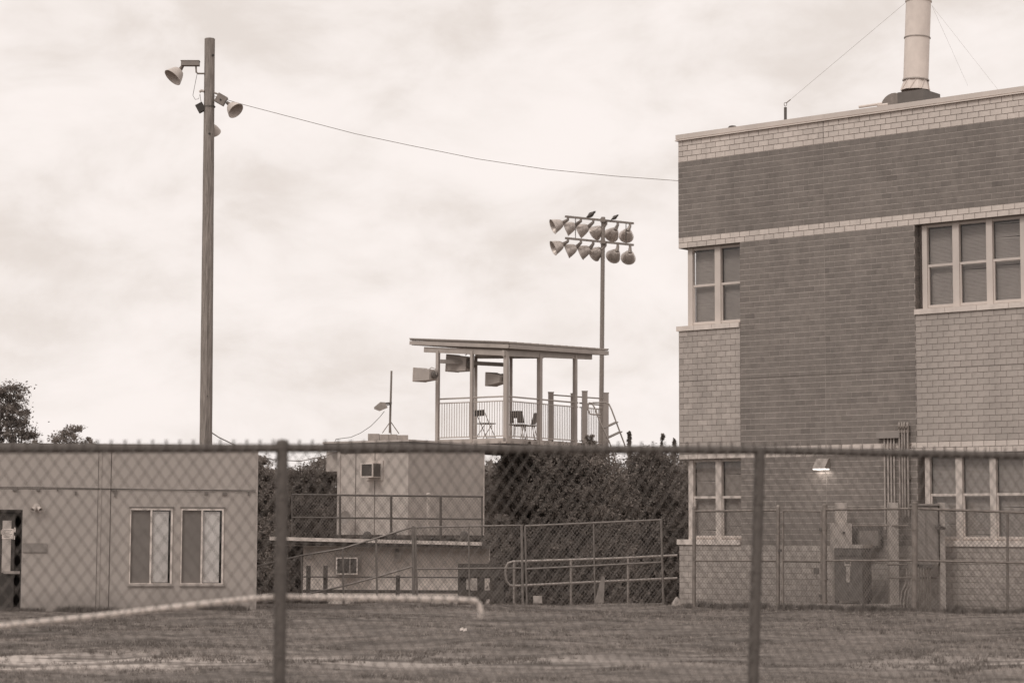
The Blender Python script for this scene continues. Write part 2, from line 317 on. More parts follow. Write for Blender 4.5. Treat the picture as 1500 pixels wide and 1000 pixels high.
def edge_grass():
    r=np.random.default_rng(91); segs=[((-9.2,37.5),(-4.5,38.25),1600),((-4.5,43.2),(-.2,43.5),1500),((0,43.6),(2.9,43.7),1100),((3.2,40.5),(6.8,36.5),2200),((6.8,36.5),(9.3,36.6),1200),((3.1,41.2),(5.5,38.9),900)]
    P=[]
    for (a,b,n) in segs:
        t=r.random(n); a=np.array(a); b=np.array(b); q=a+(b-a)*t[:,None]; q[:,1]-=np.abs(r.normal(0,.16,n)); k=vnoise(t*n/90,t*0+3,int(n))>.35; P.append(q[k])
    P=np.concatenate(P); x=P[:,0]; y=P[:,1]; n=len(x); B=5; z=gz(x,y); X=np.repeat(x,B)+r.normal(0,.03,n*B); Y=np.repeat(y,B)+r.normal(0,.03,n*B); Z=np.repeat(z,B); hh=r.uniform(.03,.13,n*B)*np.repeat(.4+vnoise(x*2.3,y*2.3,6),B); a=r.uniform(0,6.28,n*B); w=r.uniform(.004,.008,n*B); l=r.normal(0,.4,(n*B,2))*hh[:,None]
    V=np.stack([np.stack([X-np.cos(a)*w,Y-np.sin(a)*w,Z-.01],1),np.stack([X+np.cos(a)*w,Y+np.sin(a)*w,Z-.01],1),np.stack([X+l[:,0],Y+l[:,1],Z+hh],1)],1).reshape(-1,3)
    o=bpy.data.objects.new('edge_grass',raw_mesh('edge_grass',V,3,M_g2)); COL.objects.link(o); o['kind']='stuff'; o['label']='longer unmown grass along the foot of the walls and fences'; o['category']='grass'
edge_grass()
# ------------------------------------------------------------------ trees
def leafmat(name,g0,g1):
    m=bpy.data.materials.new(name); m.use_nodes=True; nt=m.node_tree; b=nt.nodes['Principled BSDF']; b.inputs['Roughness'].default_value=.6; b.inputs['Specular IOR Level'].default_value=.25
    tc=nt.nodes.new('ShaderNodeTexCoord'); n=nt.nodes.new('ShaderNodeTexNoise'); n.inputs['Scale'].default_value=3; n.inputs['Detail'].default_value=6; nt.links.new(tc.outputs['Object'],n.inputs['Vector'])
    r=nt.nodes.new('ShaderNodeValToRGB'); nt.links.new(n.outputs[0],r.inputs[0]); r.color_ramp.elements[0].position=.35; r.color_ramp.elements[1].position=.68
    r.color_ramp.elements[0].color=T(g0,1.3); r.color_ramp.elements[1].color=T(g1,1.2); nt.links.new(r.outputs[0],b.inputs['Base Color']); tr_=nt.nodes.new('ShaderNodeBsdfTranslucent'); nt.links.new(r.outputs[0],tr_.inputs[0]); ms=nt.nodes.new('ShaderNodeMixShader'); ms.inputs[0].default_value=.35; nt.links.new(b.outputs[0],ms.inputs[1]); nt.links.new(tr_.outputs[0],ms.inputs[2]); nt.links.new(ms.outputs[0],nt.nodes['Material Output'].inputs[0]); return m
M_leafd=leafmat('dark_foliage',.12,.26); M_leafm=leafmat('mid_foliage',.15,.33)
def tree(name,label,cat,x,y,h,rx,ry,crown0,nclump,nleaf,ls,lm,group=None,conic=0,trunk_r=.14,seed=1,sparse=0):
    r=np.random.default_rng(seed); z0=float(gz(x,y))-.1; t=thing(name,label,cat,(x,y,z0),group)
    mb=MB(); H=h-z0; top=Vector((x+.1*rx,y,z0+H*.8)); lean=r.normal(0,.04,2)
    mb.path([(x,y,z0),(x+lean[0]*H*.5,y+lean[1]*H*.5,z0+H*.35),(x+lean[0]*H,y+lean[1]*H,z0+H*.88)],[trunk_r,trunk_r*.75,.02],8)
    zc0=z0+crown0*H; cl=[]
    for i in range(nclump):
        u=r.random(); zz=zc0+(h-zc0)*u
        w=(1-u)**.75 if conic else math.sqrt(max(.03,1-(2*u-1)**2*.92))
        a=r.uniform(0,2*np.pi); q=r.random()**.45
        c=np.array([x+lean[0]*H*u+math.cos(a)*rx*w*q, y+math.sin(a)*ry*w*q, min(zz,h-.12)])
        cl.append(c)
        if i%max(1,nclump//14)==0:
            s0=Vector((x+lean[0]*H*.4*u,y+lean[1]*H*.4*u,z0+H*(.22+.55*u))); mb.path([s0,(s0+Vector(c))/2+Vector((0,0,.08*H*.3)),Vector(c)],[trunk_r*.42,trunk_r*.26,.012],5)
    mb.build('trunk',M_bark,t,smooth=True)
    cl=np.array(cl); per=nleaf//nclump; cr=np.repeat(cl,per,0); n=len(cr)
    cs=np.repeat(r.uniform(.14,.62,nclump)**1.2*min(rx,ry)*(.95 if not sparse else .7),per)
    d=r.normal(0,.48,(n,3))
    c=cr+d*cs[:,None]*np.array([1,1,.6]); c[:,2]+=r.normal(0,.03,n)
    A=r.normal(0,1,(n,3)); A/=np.linalg.norm(A,axis=1)[:,None]; Bv=np.cross(A,r.normal(0,1,(n,3))); Bv/=np.linalg.norm(Bv,axis=1)[:,None]
    s=(ls*r.uniform(.5,1.3,n))[:,None]
    V=np.stack([c-A*s,c+Bv*s*.45,c+A*s,c-Bv*s*.45],1).reshape(-1,3)-np.array([x,y,z0])
    me=raw_mesh('crown',V,4,lm); o=bpy.data.objects.new('crown',me); COL.objects.link(o); o.parent=t
    return t
def ptree(px,ptop,Y,rxp,**k):
    p=at(px,ptop+(9 if k.get('crown0')==.0 else 0),Y); return dict(x=p.x,y=Y,h=p.z,rx=rxp*Y/F,ry=rxp*Y/F*.8,**k)
tree('tree','tall dark tree rising above the flat roof at the left edge','tree',**ptree(-18,562,72,56,crown0=.25,nclump=240,nleaf=30000,ls=.05,lm=M_leafd,seed=3))
tree('tree','small tree on a leaning limb right beside the tall dark tree','tree',**ptree(34,590,71,30,crown0=.55,nclump=40,nleaf=3400,ls=.05,lm=M_leafd,seed=5,sparse=1,trunk_r=.08))
tree('tree','low feathery treetop just above the flat roof of the cream building','tree',**ptree(92,622,68,42,crown0=.45,nclump=110,nleaf=7000,ls=.045,lm=M_leafm,seed=6,sparse=1,trunk_r=.09))
for i,(px,pt_,Y,rp,sd_,lab) in enumerate([
  (388,660,64,46,10,'leafy tree peeping past the right corner of the cream building'),
  (440,676,66,42,11,'tree with the lowest top, between the cream building and the press box'),
  (480,662,67,44,12,'dark tree close behind the left wall of the press box')]):
    tree('tree',lab,'tree',**ptree(px,pt_,Y,rp,crown0=.0,nclump=300,nleaf=46000,ls=.048,lm=M_leafd if i%2 else M_leafm,seed=sd_))
for i,(px,pt_,Y,rp,sd_,lab) in enumerate([
  (768,648,61.5,56,20,'bushy tree right beside the darker wall of the press box'),
  (812,650,60.5,66,21,'broad dark tree under the railed deck'),
  (882,650,61,68,22,'broad tree below the foot of the deck stair'),
  (950,652,62,64,23,'dark tree left of the brick building corner'),
  (1010,650,64,54,24,'tree half hidden behind the corner of the brick building')]):
    tree('tree',lab,'tree',**ptree(px,pt_,Y,rp,crown0=.0,nclump=380,nleaf=66000,ls=.047,lm=M_leafd if i%2 else M_leafm,seed=sd_))
for i,(px,pt_,sd_,rp,lab) in enumerate([(926,630,31,5,'slender spiky treetop nearest the deck stair'),(961,633,32,6,'middle one of the three spiky treetops left of the brick corner'),(984,636,33,6,'spiky treetop closest to the brick corner')]):
    tree('conifer',lab,'tree',**ptree(px,pt_,76,rp,crown0=.55,nclump=60,nleaf=2400,ls=.07,lm=M_leafd,seed=sd_,conic=1,trunk_r=.07),group='spiky treetops left of the brick building')
tree('shrub','wispy shrub poking up in front of the deck edge','shrub',**ptree(785,634,61.0,13,crown0=.72,nclump=22,nleaf=700,ls=.05,lm=M_leafm,seed=41,sparse=1,trunk_r=.03))
tree('shrub','wispy shrub at the head of the deck stair','shrub',**ptree(862,634,62.2,20,crown0=.72,nclump=34,nleaf=1500,ls=.05,lm=M_leafm,seed=42,sparse=1,trunk_r=.03))
tree('shrub','overgrown shrub hanging over the right end of the lower roof','shrub',**ptree(730,742,51.6,26,crown0=.0,nclump=90,nleaf=9000,ls=.035,lm=M_leafd,seed=43,trunk_r=.05))
# distant wood closing the view behind everything
def wood():
    r=np.random.default_rng(77); n=160000; x=r.uniform(-60,60,n); y=r.uniform(93,105,n); top=3.6+1.1*vnoise(x*.25+9,y*.1,55)+.8*vnoise(x*.9,y*.2,56); z=-2+(top+2)*r.random(n)**.7
    c=np.stack([x,y,z],1); A=r.normal(0,1,(n,3)); A/=np.linalg.norm(A,axis=1)[:,None]; B=np.cross(A,r.normal(0,1,(n,3))); B/=np.linalg.norm(B,axis=1)[:,None]; s=r.uniform(.12,.3,n)[:,None]
    me=raw_mesh('wood',np.stack([c-A*s,c+B*s*.6,c+A*s,c-B*s*.6],1).reshape(-1,3),4,M_leafd); o=bpy.data.objects.new('wood',me); COL.objects.link(o)
    o['kind']='stuff'; o['label']='far dark line of woodland behind all the buildings'; o['category']='woodland'
wood()
# ------------------------------------------------------------------ BRICK BUILDING
vp=ray(-3055,770); du=Vector((-vp.x,-vp.y,0)).normalized(); c0=at(994,500,42.2)
BW=Plane((c0.x,c0.y),(du.x,du.y)); nW=BW.n
bb=thing('brick_building','two storey brick building with dark brick panels and pale block bands','building',BW.pt(0,0,.2))
zz=lambda y: BW.px(994,y)[1]
Zcop1,Zcop0,Zb1,Zb2t,Zb2b,Zs2t,Zs2b,Zseam,Zb3t,Zb3b,Zs1t,Zs1b=[zz(y) for y in (198,207.3,238.2,348.7,364.2,478.3,485.6,558.8,657.2,672.9,789.5,797.3)]
ZG=-.25; C=(Zcop0-Zb1)/4; BL=C*2.12
sA=BW.px(1084.5,560)[0]; sC=BW.px(1342,560)[0]; sE=BW.px(1500,560)[0]+2.2; REC=.13
print('wall',C,BL,sA,sC,sE,Zcop1)
# backing walls (mortar) : rectangles (s0,s1,z0,z1,mat)
MG=.009
rects=[]
def zone(s0,s1,z0,z1,kind,op=False): rects.append((s0,s1,z0,z1,kind))
zone(0,sE,Zb1,Zcop0,'b'); zone(0,sE,Zb2t,Zb1,'d'); zone(0,sE,Zb2b,Zb2t,'b')
zone(sA,sC,Zb3t,Zb2b,'d'); zone(0,sA,Zseam,Zs2b,'m'); zone(0,sA,Zb3t,Zseam,'m'); zone(sC,sE,Zseam,Zs2b,'m'); zone(sC,sE,Zb3t,Zseam,'m')
zone(0,sE,Zb3b,Zb3t,'b'); zone(sA,sC,Zs1b,Zb3b,'d'); zone(0,sE,ZG,Zs1b,'m')
KM={'b':M_bright,'d':M_dark,'m':M_mid}; MO={'b':M_mortD,'m':M_mortD,'d':M_mortL}
core=MB(); 
for (s0,s1,z0,z1,k) in rects:
    core.cur={'b':0,'m':2,'d':1}[k]; BW.box(core,s0+.004,s1-(.0 if s1==sE else .004),-.32,(-.0035 if k=='d' else -MG),z0,z1)
core.build('wall',[M_mortD,M_mortL,M_mortM],bb)
bricks=[]
sj=BW.px(1209,560)[0]
for (s0,s1,z0,z1,k) in rects:
    n=max(1,round((z1-z0)/C)); c=(z1-z0)/n
    jb={'b':.0085,'m':.0075,'d':.0085}[k]; jv={'b':.0085,'m':.006,'d':.003}[k]
    for i in range(n):
        za=z0+i*c; off=(i%2)*BL/2 + (0 if s0==0 else (s0%BL)); s=s0-((i%2)*BL/2)
        while s<s1-.01:
            a,b_=max(s,s0),min(s+BL,s1)
            cuts=[(a,b_)]
            if a<sj<b_ and k in 'bd': cuts=[(a,sj-.004),(sj+.004,b_)] 
            for a2,b2 in cuts:
                if b2-a2>.03: bricks.append((a2+jv/2,b2-jv/2,za+jb/2,za+c-jb/2,k))
            s+=BL
sF=BW.px(1498,560)[0]
vis=[b for b in bricks if b[1]<sF and b[4] in 'bm' and b[2]>1.6]
vis.sort(key=lambda b:-b[0]); single=set(map(id,vis[:300])); print('bricks',len(bricks))
def brick_mb(mb,a,b,z0,z1,d=0,bev=.003):
    P=BW.pt; p=[P(a,-MG-.003,z0),P(b,-MG-.003,z0),P(b,-MG-.003,z1),P(a,-MG-.003,z1)]; q=[P(a+bev,d,z0+bev),P(b-bev,d,z0+bev),P(b-bev,d,z1-bev),P(a+bev,d,z1-bev)]
    r_=[P(a,d-.003,z0),P(b,d-.003,z0),P(b,d-.003,z1),P(a,d-.003,z1)]
    mb.add(p+r_+q,[(0,1,5,4),(1,2,6,5),(2,3,7,6),(3,0,4,7),(4,5,9,8),(5,6,10,9),(6,7,11,10),(7,4,8,11),(8,9,10,11)])
rest=MB(); shared={}
for b in bricks:
    a_,b_,z0,z1,k=b; d=random.uniform(-.0012,.0012)
    if id(b) in single:
        key=(round(b_-a_,3),round(z1-z0,4),k)
        if key not in shared:
            t_=MB(); brick_mb(t_,0,b_-a_,0,z1-z0); o0=BW.pt(0,0,0)
            me=bpy.data.meshes.new('brick'); me.from_pydata([tuple(Vector(v)-o0) for v in t_.v],[],t_.f); me.materials.append(KM[k]); shared[key]=me
        o=bpy.data.objects.new('brick',shared[key]); COL.objects.link(o); o.parent=bb; o.location=BW.pt(a_,d,z0)-ORG[bb.name]
    else:
        rest.cur='bdm'.index(k); rest.ct=random.gauss(0,.05 if k!='d' else .05)
        if k=='d' and random.random()<.04: rest.ct-=.10
        brick_mb(rest,a_,b_,z0,z1,d)
rest.cur=1
for (zt,zb) in ((Zb2b,Zs2t),(Zb3b,Zs1t)):       # brick reveals beside the triple windows
    n=round((zt-zb)/C); c=(zt-zb)/n
    for i in range(n):
        rest.ct=random.gauss(-.05,.08)
        z0=zb+i*c+.005; z1=zb+(i+1)*c-.005
        cuts=[-.012,-REC/2] if i%2 else [-.012]
        ed=cuts+[-REC-.05]
        for j in range(len(ed)-1):
            BW.box(rest,sC-.006,sC+.006,ed[j]-.003,ed[j+1]+.003,z0,z1)
rest.ct=0; rest.build('brick',[M_bright,M_dark,M_mid],bb,kind='stuff')
# pieces filling the reveals behind (core of the window zones), end wall, roof
o=MB(); DEP=-9
BW.box(o,sA-.004+.004,sA+.02,-.31,-.02,Zs2t,Zb2b-.002); BW.box(o,sC-.02,sC-.007,-.31,-.02,Zs2t,Zb2b-.002); BW.box(o,sC-.02,sC-.007,-.31,-.02,Zs1t,Zb3b-.002)
o.build('jamb',M_dark,bb)
o=MB(); 
for (z0,z1,ins) in ((ZG,Zs1b,0),(Zb3b,Zseam-.0,0),(Zseam,Zs2b,0),(Zb2b,Zcop0,0)):
    BW.box(o,.002+ins,.33,DEP,-.325,z0+.003,z1-.003)
for (z0,z1) in ((Zs1b,Zb3b),(Zs2b,Zb2b)): BW.box(o,REC+.05,.33,DEP,-2.6,z0,z1)
BW.box(o,.33,sE,DEP-.2,DEP,ZG,Zcop0-.01)
o.build('end_wall',M_mid,bb)
BW.box(o:=MB(),.05,sE,DEP,-.33,Zcop0-.3,Zcop0-.12); o.build('roof',M_conc,bb)
BW.box(o:=MB(),.34,sE,DEP,-.4,Zb3t-.05,Zb3t+.1); o.build('floor_slab',M_conc,bb)
o=MB(); BW.box(o,-.035,sE,-.36,.035,Zcop0+.035,Zcop1); BW.box(o,-.02,sE,-.35,.02,Zcop0+.018,Zcop0+.035)
for x in (1209,1440): s=BW.px(x,200)[0]; BW.box(o,s-.004,s+.004,.035,.038,Zcop0+.036,Zcop1)
o.build('coping',M_coping,bb)
BW.box(o:=MB(),-.045,sE,-.05,.048,Zcop0+.002,Zcop0+.020); o.build('drip_edge',M_white,bb)
BW.box(o:=MB(),sj-.0035,sj+.0035,-.01,-.001,Zs1b,Zcop0); o.build('control_joint',M_seal,bb)
# undersides of the pale bands over the window recesses (soffits)
o=MB()
for z in (Zb2b,Zb3b):
    BW.box(o,.006,sA,-.31,-.012,z+.001,z+.03); BW.box(o,sC,sE,-.31,-.012,z+.001,z+.03)
o.build('lintel',M_conc,bb)
BW.box(o:=MB(),.004,sE,.0,.004,Zseam-.006,Zseam+.004); o.build('seam_line',M_mortD,bb)
# sills in lengths
def sill(s0,s1,zt,zb,step):
    s=s0
    while s<s1-.02:
        e_=min(s+step,s1); o=MB(); BW.box(o,s+.003,e_-.003,-REC-.04,.035,zb+.003,zt); o.build('window_sill',M_stone,bb); s=e_
sill(-.035,sA-.006,Zs2t,Zs2b,.42); sill(sC-.01,sE,Zs2t,Zs2b,.62)
sill(-.035,sA-.006,Zs1t,Zs1b,.42); sill(sC+.35,sE,Zs1t,Zs1b,.62)
BW.box(o:=MB(),sC,sC+.345,-REC-.04,-.0,ZG,Zs1t); o.build('sill_return',M_mid,bb)
def window(s0,zb,zt,muls,zr,corner=False,low_d=0):
    """muls: list of (start,end) of vertical members as s; panes in between; zr: height of the meeting rail"""
    d1=-REC; d0=-REC-.07
    w=MB()
    for (a,b_) in muls: BW.box(w,a,b_,d0,d1+.012,zb,zt)
    BW.box(w,muls[0][1],muls[-1][0],d0,d1-.006,zt-.05,zt)
    win=w.build('window',M_frame,bb)
    sl=MB()
    for i in range(len(muls)-1):
        a=muls[i][1]; b_=muls[i+1][0]; fr=MB(); f_=.028
        BW.box(fr,a+.002,b_-.002,d0+.01,d1-.008,zr-.022,zr+.022)        # meeting rail
        BW.box(fr,a+.002,b_-.002,d0+.02,d1-.004,zb+.025,zb+.075)        # bottom rail
        BW.box(fr,a+.002,a+.03,d0+.02,d1-.012,zb+.075,zr-.022)
        BW.box(fr,a+.002,b_-.002,d0+.01,d1-.03,zb,zb+.025)
        fr.build('sash',M_frame,win)
        for (z0,z1) in ((zb+.075,zr-.022),(zr+.022,zt-.05)):
            p=MB(); BW.box(p,a+.004,b_-.004,d0+.028,d0+.034,z0,z1); p.build('pane',M_glass,win)
        z=zb+.08
        while z<zt-.06:
            zz_=z+random.uniform(-.0006,.0006); sg=random.random()<.02
            p0=BW.pt(a-.01,d0-.055,zz_); p1=BW.pt(b_+.01,d0-.055,zz_-(.02 if sg else 0)); dn=BW.n*.007
            sl.add([p0+dn-Vector((0,0,.0112)),p1+dn-Vector((0,0,.0112)),p1-dn+Vector((0,0,.0112)),p0-dn+Vector((0,0,.0112))],[(0,1,2,3)]); z+=.0235
    sl.build('blind',M_blind,win,kind='stuff')
    bk=MB(); BW.box(bk,muls[0][0]+.05,muls[-1][1],d0-.16,d0-.12,zb,zt); bk.build('room_lining',M_dgrey,win)
S_=lambda x,y=430: BW.px(x,y,-REC)[0]
wa=[(S_(1008.2),S_(1015)),(S_(1047.5),S_(1056)),(sA-.02,sA)]
wc=[(S_(1352),S_(1359)),(S_(1396.5),S_(1406)),(S_(1446),S_(1455)),(S_(1496),S_(1505)),(S_(1548),S_(1557)),(sE-.05,sE)]
zr2=BW.px(1030,418,-REC)[1]; zr1=BW.px(1030,728,-REC)[1]
window(0,Zs2t,Zb2b,wa,zr2); window(0,Zs2t,Zb2b,wc,zr2)
window(0,Zs1t,Zb3b,wa,zr1); window(0,Zs1t,Zb3b,wc,zr1)
# corner windows on the hidden end wall
for (z0,z1) in ((Zs2t,Zb2b),(Zs1t,Zb3b)):
    o=MB(); a=wa[0][0]; BW.box(o,a,a+.06,-2.6,-REC-.075,z0,z0+.06); BW.box(o,a,a+.06,-2.6,-REC-.075,z1-.06,z1); BW.box(o,a,a+.06,-1.4,-1.32,z0+.06,z1-.06)
    w_=o.build('end_window',M_frame,bb); BW.box(o:=MB(),a+.02,a+.03,-2.6,-REC-.075,z0+.06,z1-.06); o.build('pane',M_glass,w_)
    BW.box(o:=MB(),-.035,.2,-2.62,-REC-.045,z0-.09,z0-.002); o.build('window_sill',M_stone,bb)
# conduits and gutter box on the wall: each a thing fixed to the building
def pipes(xs,y0,y1,r,d,name,label,cat,hoods=False):
    t=thing(name,label,cat,BW.P(xs[0],y1,d))
    for x in xs:
        s,z0=BW.px(x,y0,d); _,z1=BW.px(x,y1,d); o=MB(); o.tube(BW.pt(s,d,z1),BW.pt(s,d,z0),r,n=8); 
        o.build('pipe',M_galv if hoods else M_pale,t,smooth=True)
        if hoods:
            o=MB(); o.lathe(BW.pt(s,d,z0),(0,0,1),[(0,r*1.5),(.05,r*1.7),(.06,r*1.1),(.13,r*1.5),(.19,r*1.3),(.2,.001)],10); o.tube(BW.pt(s,d,z0+.12),BW.pt(s,d+.06,z0+.10),r*1.1,n=8); o.build('weather_head',M_galv,t,smooth=True)
    return t
pt_=pipes([1295.5,1300.5,1305,1309.5],641,775,.016,.035,'conduit','four thin pale pipes running down the dark brick from a grey box','conduit')
BW.pbox(o:=MB(),1283,632,1317,641.5,.0,.10); o.build('junction_box',M_grey,pt_)
t_=pipes([1317.5,1321.5,1325,1329.5],634,756,.019,.07,'conduit','cluster of hooded steel pipes right beside the light brick panel','conduit',hoods=True)
for y in (650,700,740): BW.pbox(o:=MB(),1314,y-1.5,1333,y+1.5,0,.052); o.build('strap',M_galvd,t_)
# wall lamp, lit
wl=thing('wall_light','lit wedge shaped wall light on the dark brick','wall light',BW.P(1205,680,0))
s0=BW.px(1193,680,.12)[0]; s1=BW.px(1211,680,.12)[0]; za=BW.px(1205,671.5,.02)[1]; zb=BW.px(1205,686,.12)[1]
o=MB(); P=BW.pt
o.hexa([P(s0,.0,zb),P(s1,.0,zb),P(s1,.20,zb),P(s0,.20,zb)][::-1]+[P(s0,.0,za),P(s1,.0,za),P(s1,.05,za),P(s0,.05,za)][::-1]); o.build('housing',M_galv,wl)
em=bpy.data.materials.new('lamp_lens'); em.use_nodes=True; b_=em.node_tree.nodes['Principled BSDF']; b_.inputs['Emission Color'].default_value=(1,.93,.87,1); b_.inputs['Emission Strength'].default_value=2.2
o=MB(); BW.box(o,s0+.01,s1-.01,.02,.19,zb-.022,zb-.001); o.build('lens',em,wl)
ld=bpy.data.lights.new('wall_lamp','AREA'); ld.shape='RECTANGLE'; ld.size=s1-s0-.03; ld.size_y=.15; ld.energy=1.1; ld.color=(1,.92,.85)
lo=bpy.data.objects.new('wall_lamp',ld); COL.objects.link(lo); lo.parent=wl; lo.location=P((s0+s1)/2,.11,zb-.03)-ORG[wl.name]; lo.rotation_euler=(0,0,math.atan2(BW.u.y,BW.u.x))
# roof stack
cy=47.5
ch=thing('roof_stack','tall white round exhaust stack on the flat roof','exhaust stack',at(1342,150,cy))
def pz(y): return at(1345,y,cy).z
a0=at(1341.5,119,cy); a1=at(1345.5,2,cy); rr=.275
o=MB(); mid=a0.lerp(a1,.53)
o.lathe(a0,(a1-a0),[(0,rr*1.0),(( a1-a0).length,rr)],28)
o.build('flue',M_white,ch,smooth=True)
for f_,w_ in ((.0,.03),(.53,.025),(.985,.03)):
    p=a0.lerp(a1,f_); o=MB(); o.lathe(p,(a1-a0),[(0,rr+.001),(.005,rr+.018),(w_,rr+.018),(w_+.005,rr+.001)],28); o.build('band',M_galv if f_<.9 else M_lamp,ch,smooth=True)
o=MB(); o.lathe(a0,(a1-a0),[(0,.0),(.0,rr-.02),(.01,rr-.02)],28); p=a0+(a0-a1).normalized()*.22
o=MB(); o.lathe(p,(a1-a0),[(0,rr*1.22),(.22,rr*.98)],8); 
for k in range(8):
    t=2*math.pi*k/8+.2; q=Vector((math.cos(t),math.sin(t),0)); q2=Vector((math.cos(t+.39),math.sin(t+.39),0))
    o.beam(p+q*(rr*1.2),a0+q2*rr*.97,.012,.02)
o.build('cone',M_white,ch)
o=MB(); zt=pz(137); o.box((at(1346,140,cy).x,cy,zt-.45),.64,.75,.9,(du,nW,Vector((0,0,1)))); o.build('plinth',M_cab,ch)
o=MB(); c=at(1345,140,cy)-du*.42; c.z=zt-.33; o.lathe(c+nW*.35,-nW,[(0,.02),(0,.34),(.7,.34),(.7,.02)],24); o.build('fan_housing',M_galvd,ch,smooth=True)
o=MB(); b0=Vector(a1)+Vector((.0,0,-.04)); 
t=tag(one(lambda m_:[m_.tube(at(1152,151,46),a1+Vector((-rr-.03,0,-.05)),.0032,n=5)]).build('guy_wire',M_galvd,loc=at(1152,151,46)),'long guy wire from the bolt stub on the roof to the stack top','wire')
gwl=['steeper of the two guy wires right of the roof stack','flatter guy wire right of the roof stack reaching the roof edge']
for (x,y,Yy),lb in zip(((1398,92,50),(1480,160,47)),gwl):
    e_=at(x,y,Yy); tag(one(lambda m_:m_.tube(a1+Vector((rr+.02,0,-.1)),a1+(e_-a1)*1.4,.0018,n=5)).build('guy_wire',M_galvd,loc=a1),lb,'wire')
st=thing('anchor_post','short pipe stub with an eye bolt on the roof edge','post',at(1150,178,46))
o=MB(); o.tube(at(1150.5,190,46),at(1150.5,157.5,46),.032,n=10); o.build('pipe',M_dgrey,st,smooth=True)
o=MB(); q=at(1150.5,153,46); o.path([q+Vector((math.cos(t)*.028,0,math.sin(t)*.04)) for t in np.linspace(0,6.28,13)],.007,5); o.tube(q+Vector((.02,0,.03)),at(1158,146,46),.012,n=6); o.build('eye_bolt',M_galvd,st)
rv=thing('roof_vent','tiny mushroom vent cap on the parapet left of the stub','vent',at(1073,188,43.5))
o=MB(); o.lathe(at(1073,192,43.5),(0,0,1),[(0,.03),(.07,.03),(.075,.09),(.10,.07),(.115,.01)],12); o.build('cap',M_dgrey,rv,smooth=True)
rp=thing('roof_pipe','white pipes lying low on the roof left of the stack','pipe',at(1275,156,47))
for (x0,y0,x1,y1) in ((1258,157,1292,152),(1285,155,1300,153)):
    o=MB(); o.tube(at(x0,y0,47),at(x1,y1,47),.03,n=8); o.build('pipe',M_white,rp,smooth=True)
# ------------------------------------------------------------------ PORTABLE (cream building, left)
th=math.radians(8); pc=at(375.5,800,38.6); PB=Plane((pc.x,pc.y),(math.cos(th),math.sin(th)))
po=thing('portable_building','flat roofed cream portable building at the left edge','building',PB.pt(0,0,.1))
zt=PB.px(200,654.5)[1]; zg=-.1; sL=PB.px(-140,760)[0]
dx=PB.px(32,800)[0]; dzt=PB.px(16,747)[1]; dL=dx-.95
seam=[PB.px(x,800)[0] for x in (142,161)]
zh0=PB.px(375,720)[1]; zh1=PB.px(0,713)[1]
# wall panels split at the seams (thin joints recessed)
def panel(s0,s1,z0,z1): o=MB(); PB.box(o,s0+(.004 if min(abs(s0-q) for q in seam)<1e-6 else 0),s1-(.004 if min(abs(s1-q) for q in seam)<1e-6 else 0),-.06,0,z0,z1); return o.build('wall_panel',M_port,po)
zhm=(zh0+zh1)/2
W1=[PB.px(x,800)[0] for x in (190,252.5)]; W2=[PB.px(x,800)[0] for x in (265,327.5)]; wz1=PB.px(258,744)[1]; wz0=PB.px(258,855)[1]
panel(sL,dL,zg,zhm-.004); panel(dL,dx,dzt+.01,zhm-.004); panel(dx,seam[0],zg,zhm-.004); panel(seam[0],seam[1],zg,zhm-.004)
for a,b_ in ((sL,seam[0]),(seam[0],seam[1]),(seam[1],0)): panel(a,b_,zhm+.004,zt)
panel(seam[1],W1[0],zg,zhm-.004); panel(W1[0],W1[1],zg,wz0); panel(W1[0],W1[1],wz1,zhm-.004); panel(W1[1],W2[0],zg,zhm-.004); panel(W2[0],W2[1],zg,wz0); panel(W2[0],W2[1],wz1,zhm-.004); panel(W2[1],0,zg,zhm-.004)
for ob in [c for c in po.children if c.name.startswith('wall_panel')][7:]: pass
o=MB(); PB.box(o,sL,dL-.1,-7,-.065,zg,zt-.05); PB.box(o,dx+.1,W1[0]-.02,-7,-.065,zg,zt-.05); PB.box(o,W2[1]+.02,-.02,-7,-.065,zg,zt-.05); PB.box(o,dL-.1,dx+.1,-7,-1.2,zg,zt-.05); PB.box(o,W1[0]-.02,W2[1]+.02,-7,-.5,zg,zt-.05); o.build('inner_wall',M_portd,po)
PB.box(o:=MB(),sL-.05,.02,-7.05,.012,zt+.001,zt+.05); o.build('roof_edge',M_portd,po)
PB.box(o:=MB(),sL,0,-7,-.07,zt-.05,zt); o.build('roof',M_conc,po)
PB.box(o:=MB(),-.02,.012,-.05,.01,zg,zt); o.build('corner_trim',M_port,po)
o=MB(); s=PB.px(144.5,800)[0]; PB.box(o,s,s+.028,.001,.012,zg,zt-.01); s=PB.px(158,800)[0]; PB.box(o,s,s+.02,.001,.012,zg,zt-.01); o.build('batten',M_port,po)
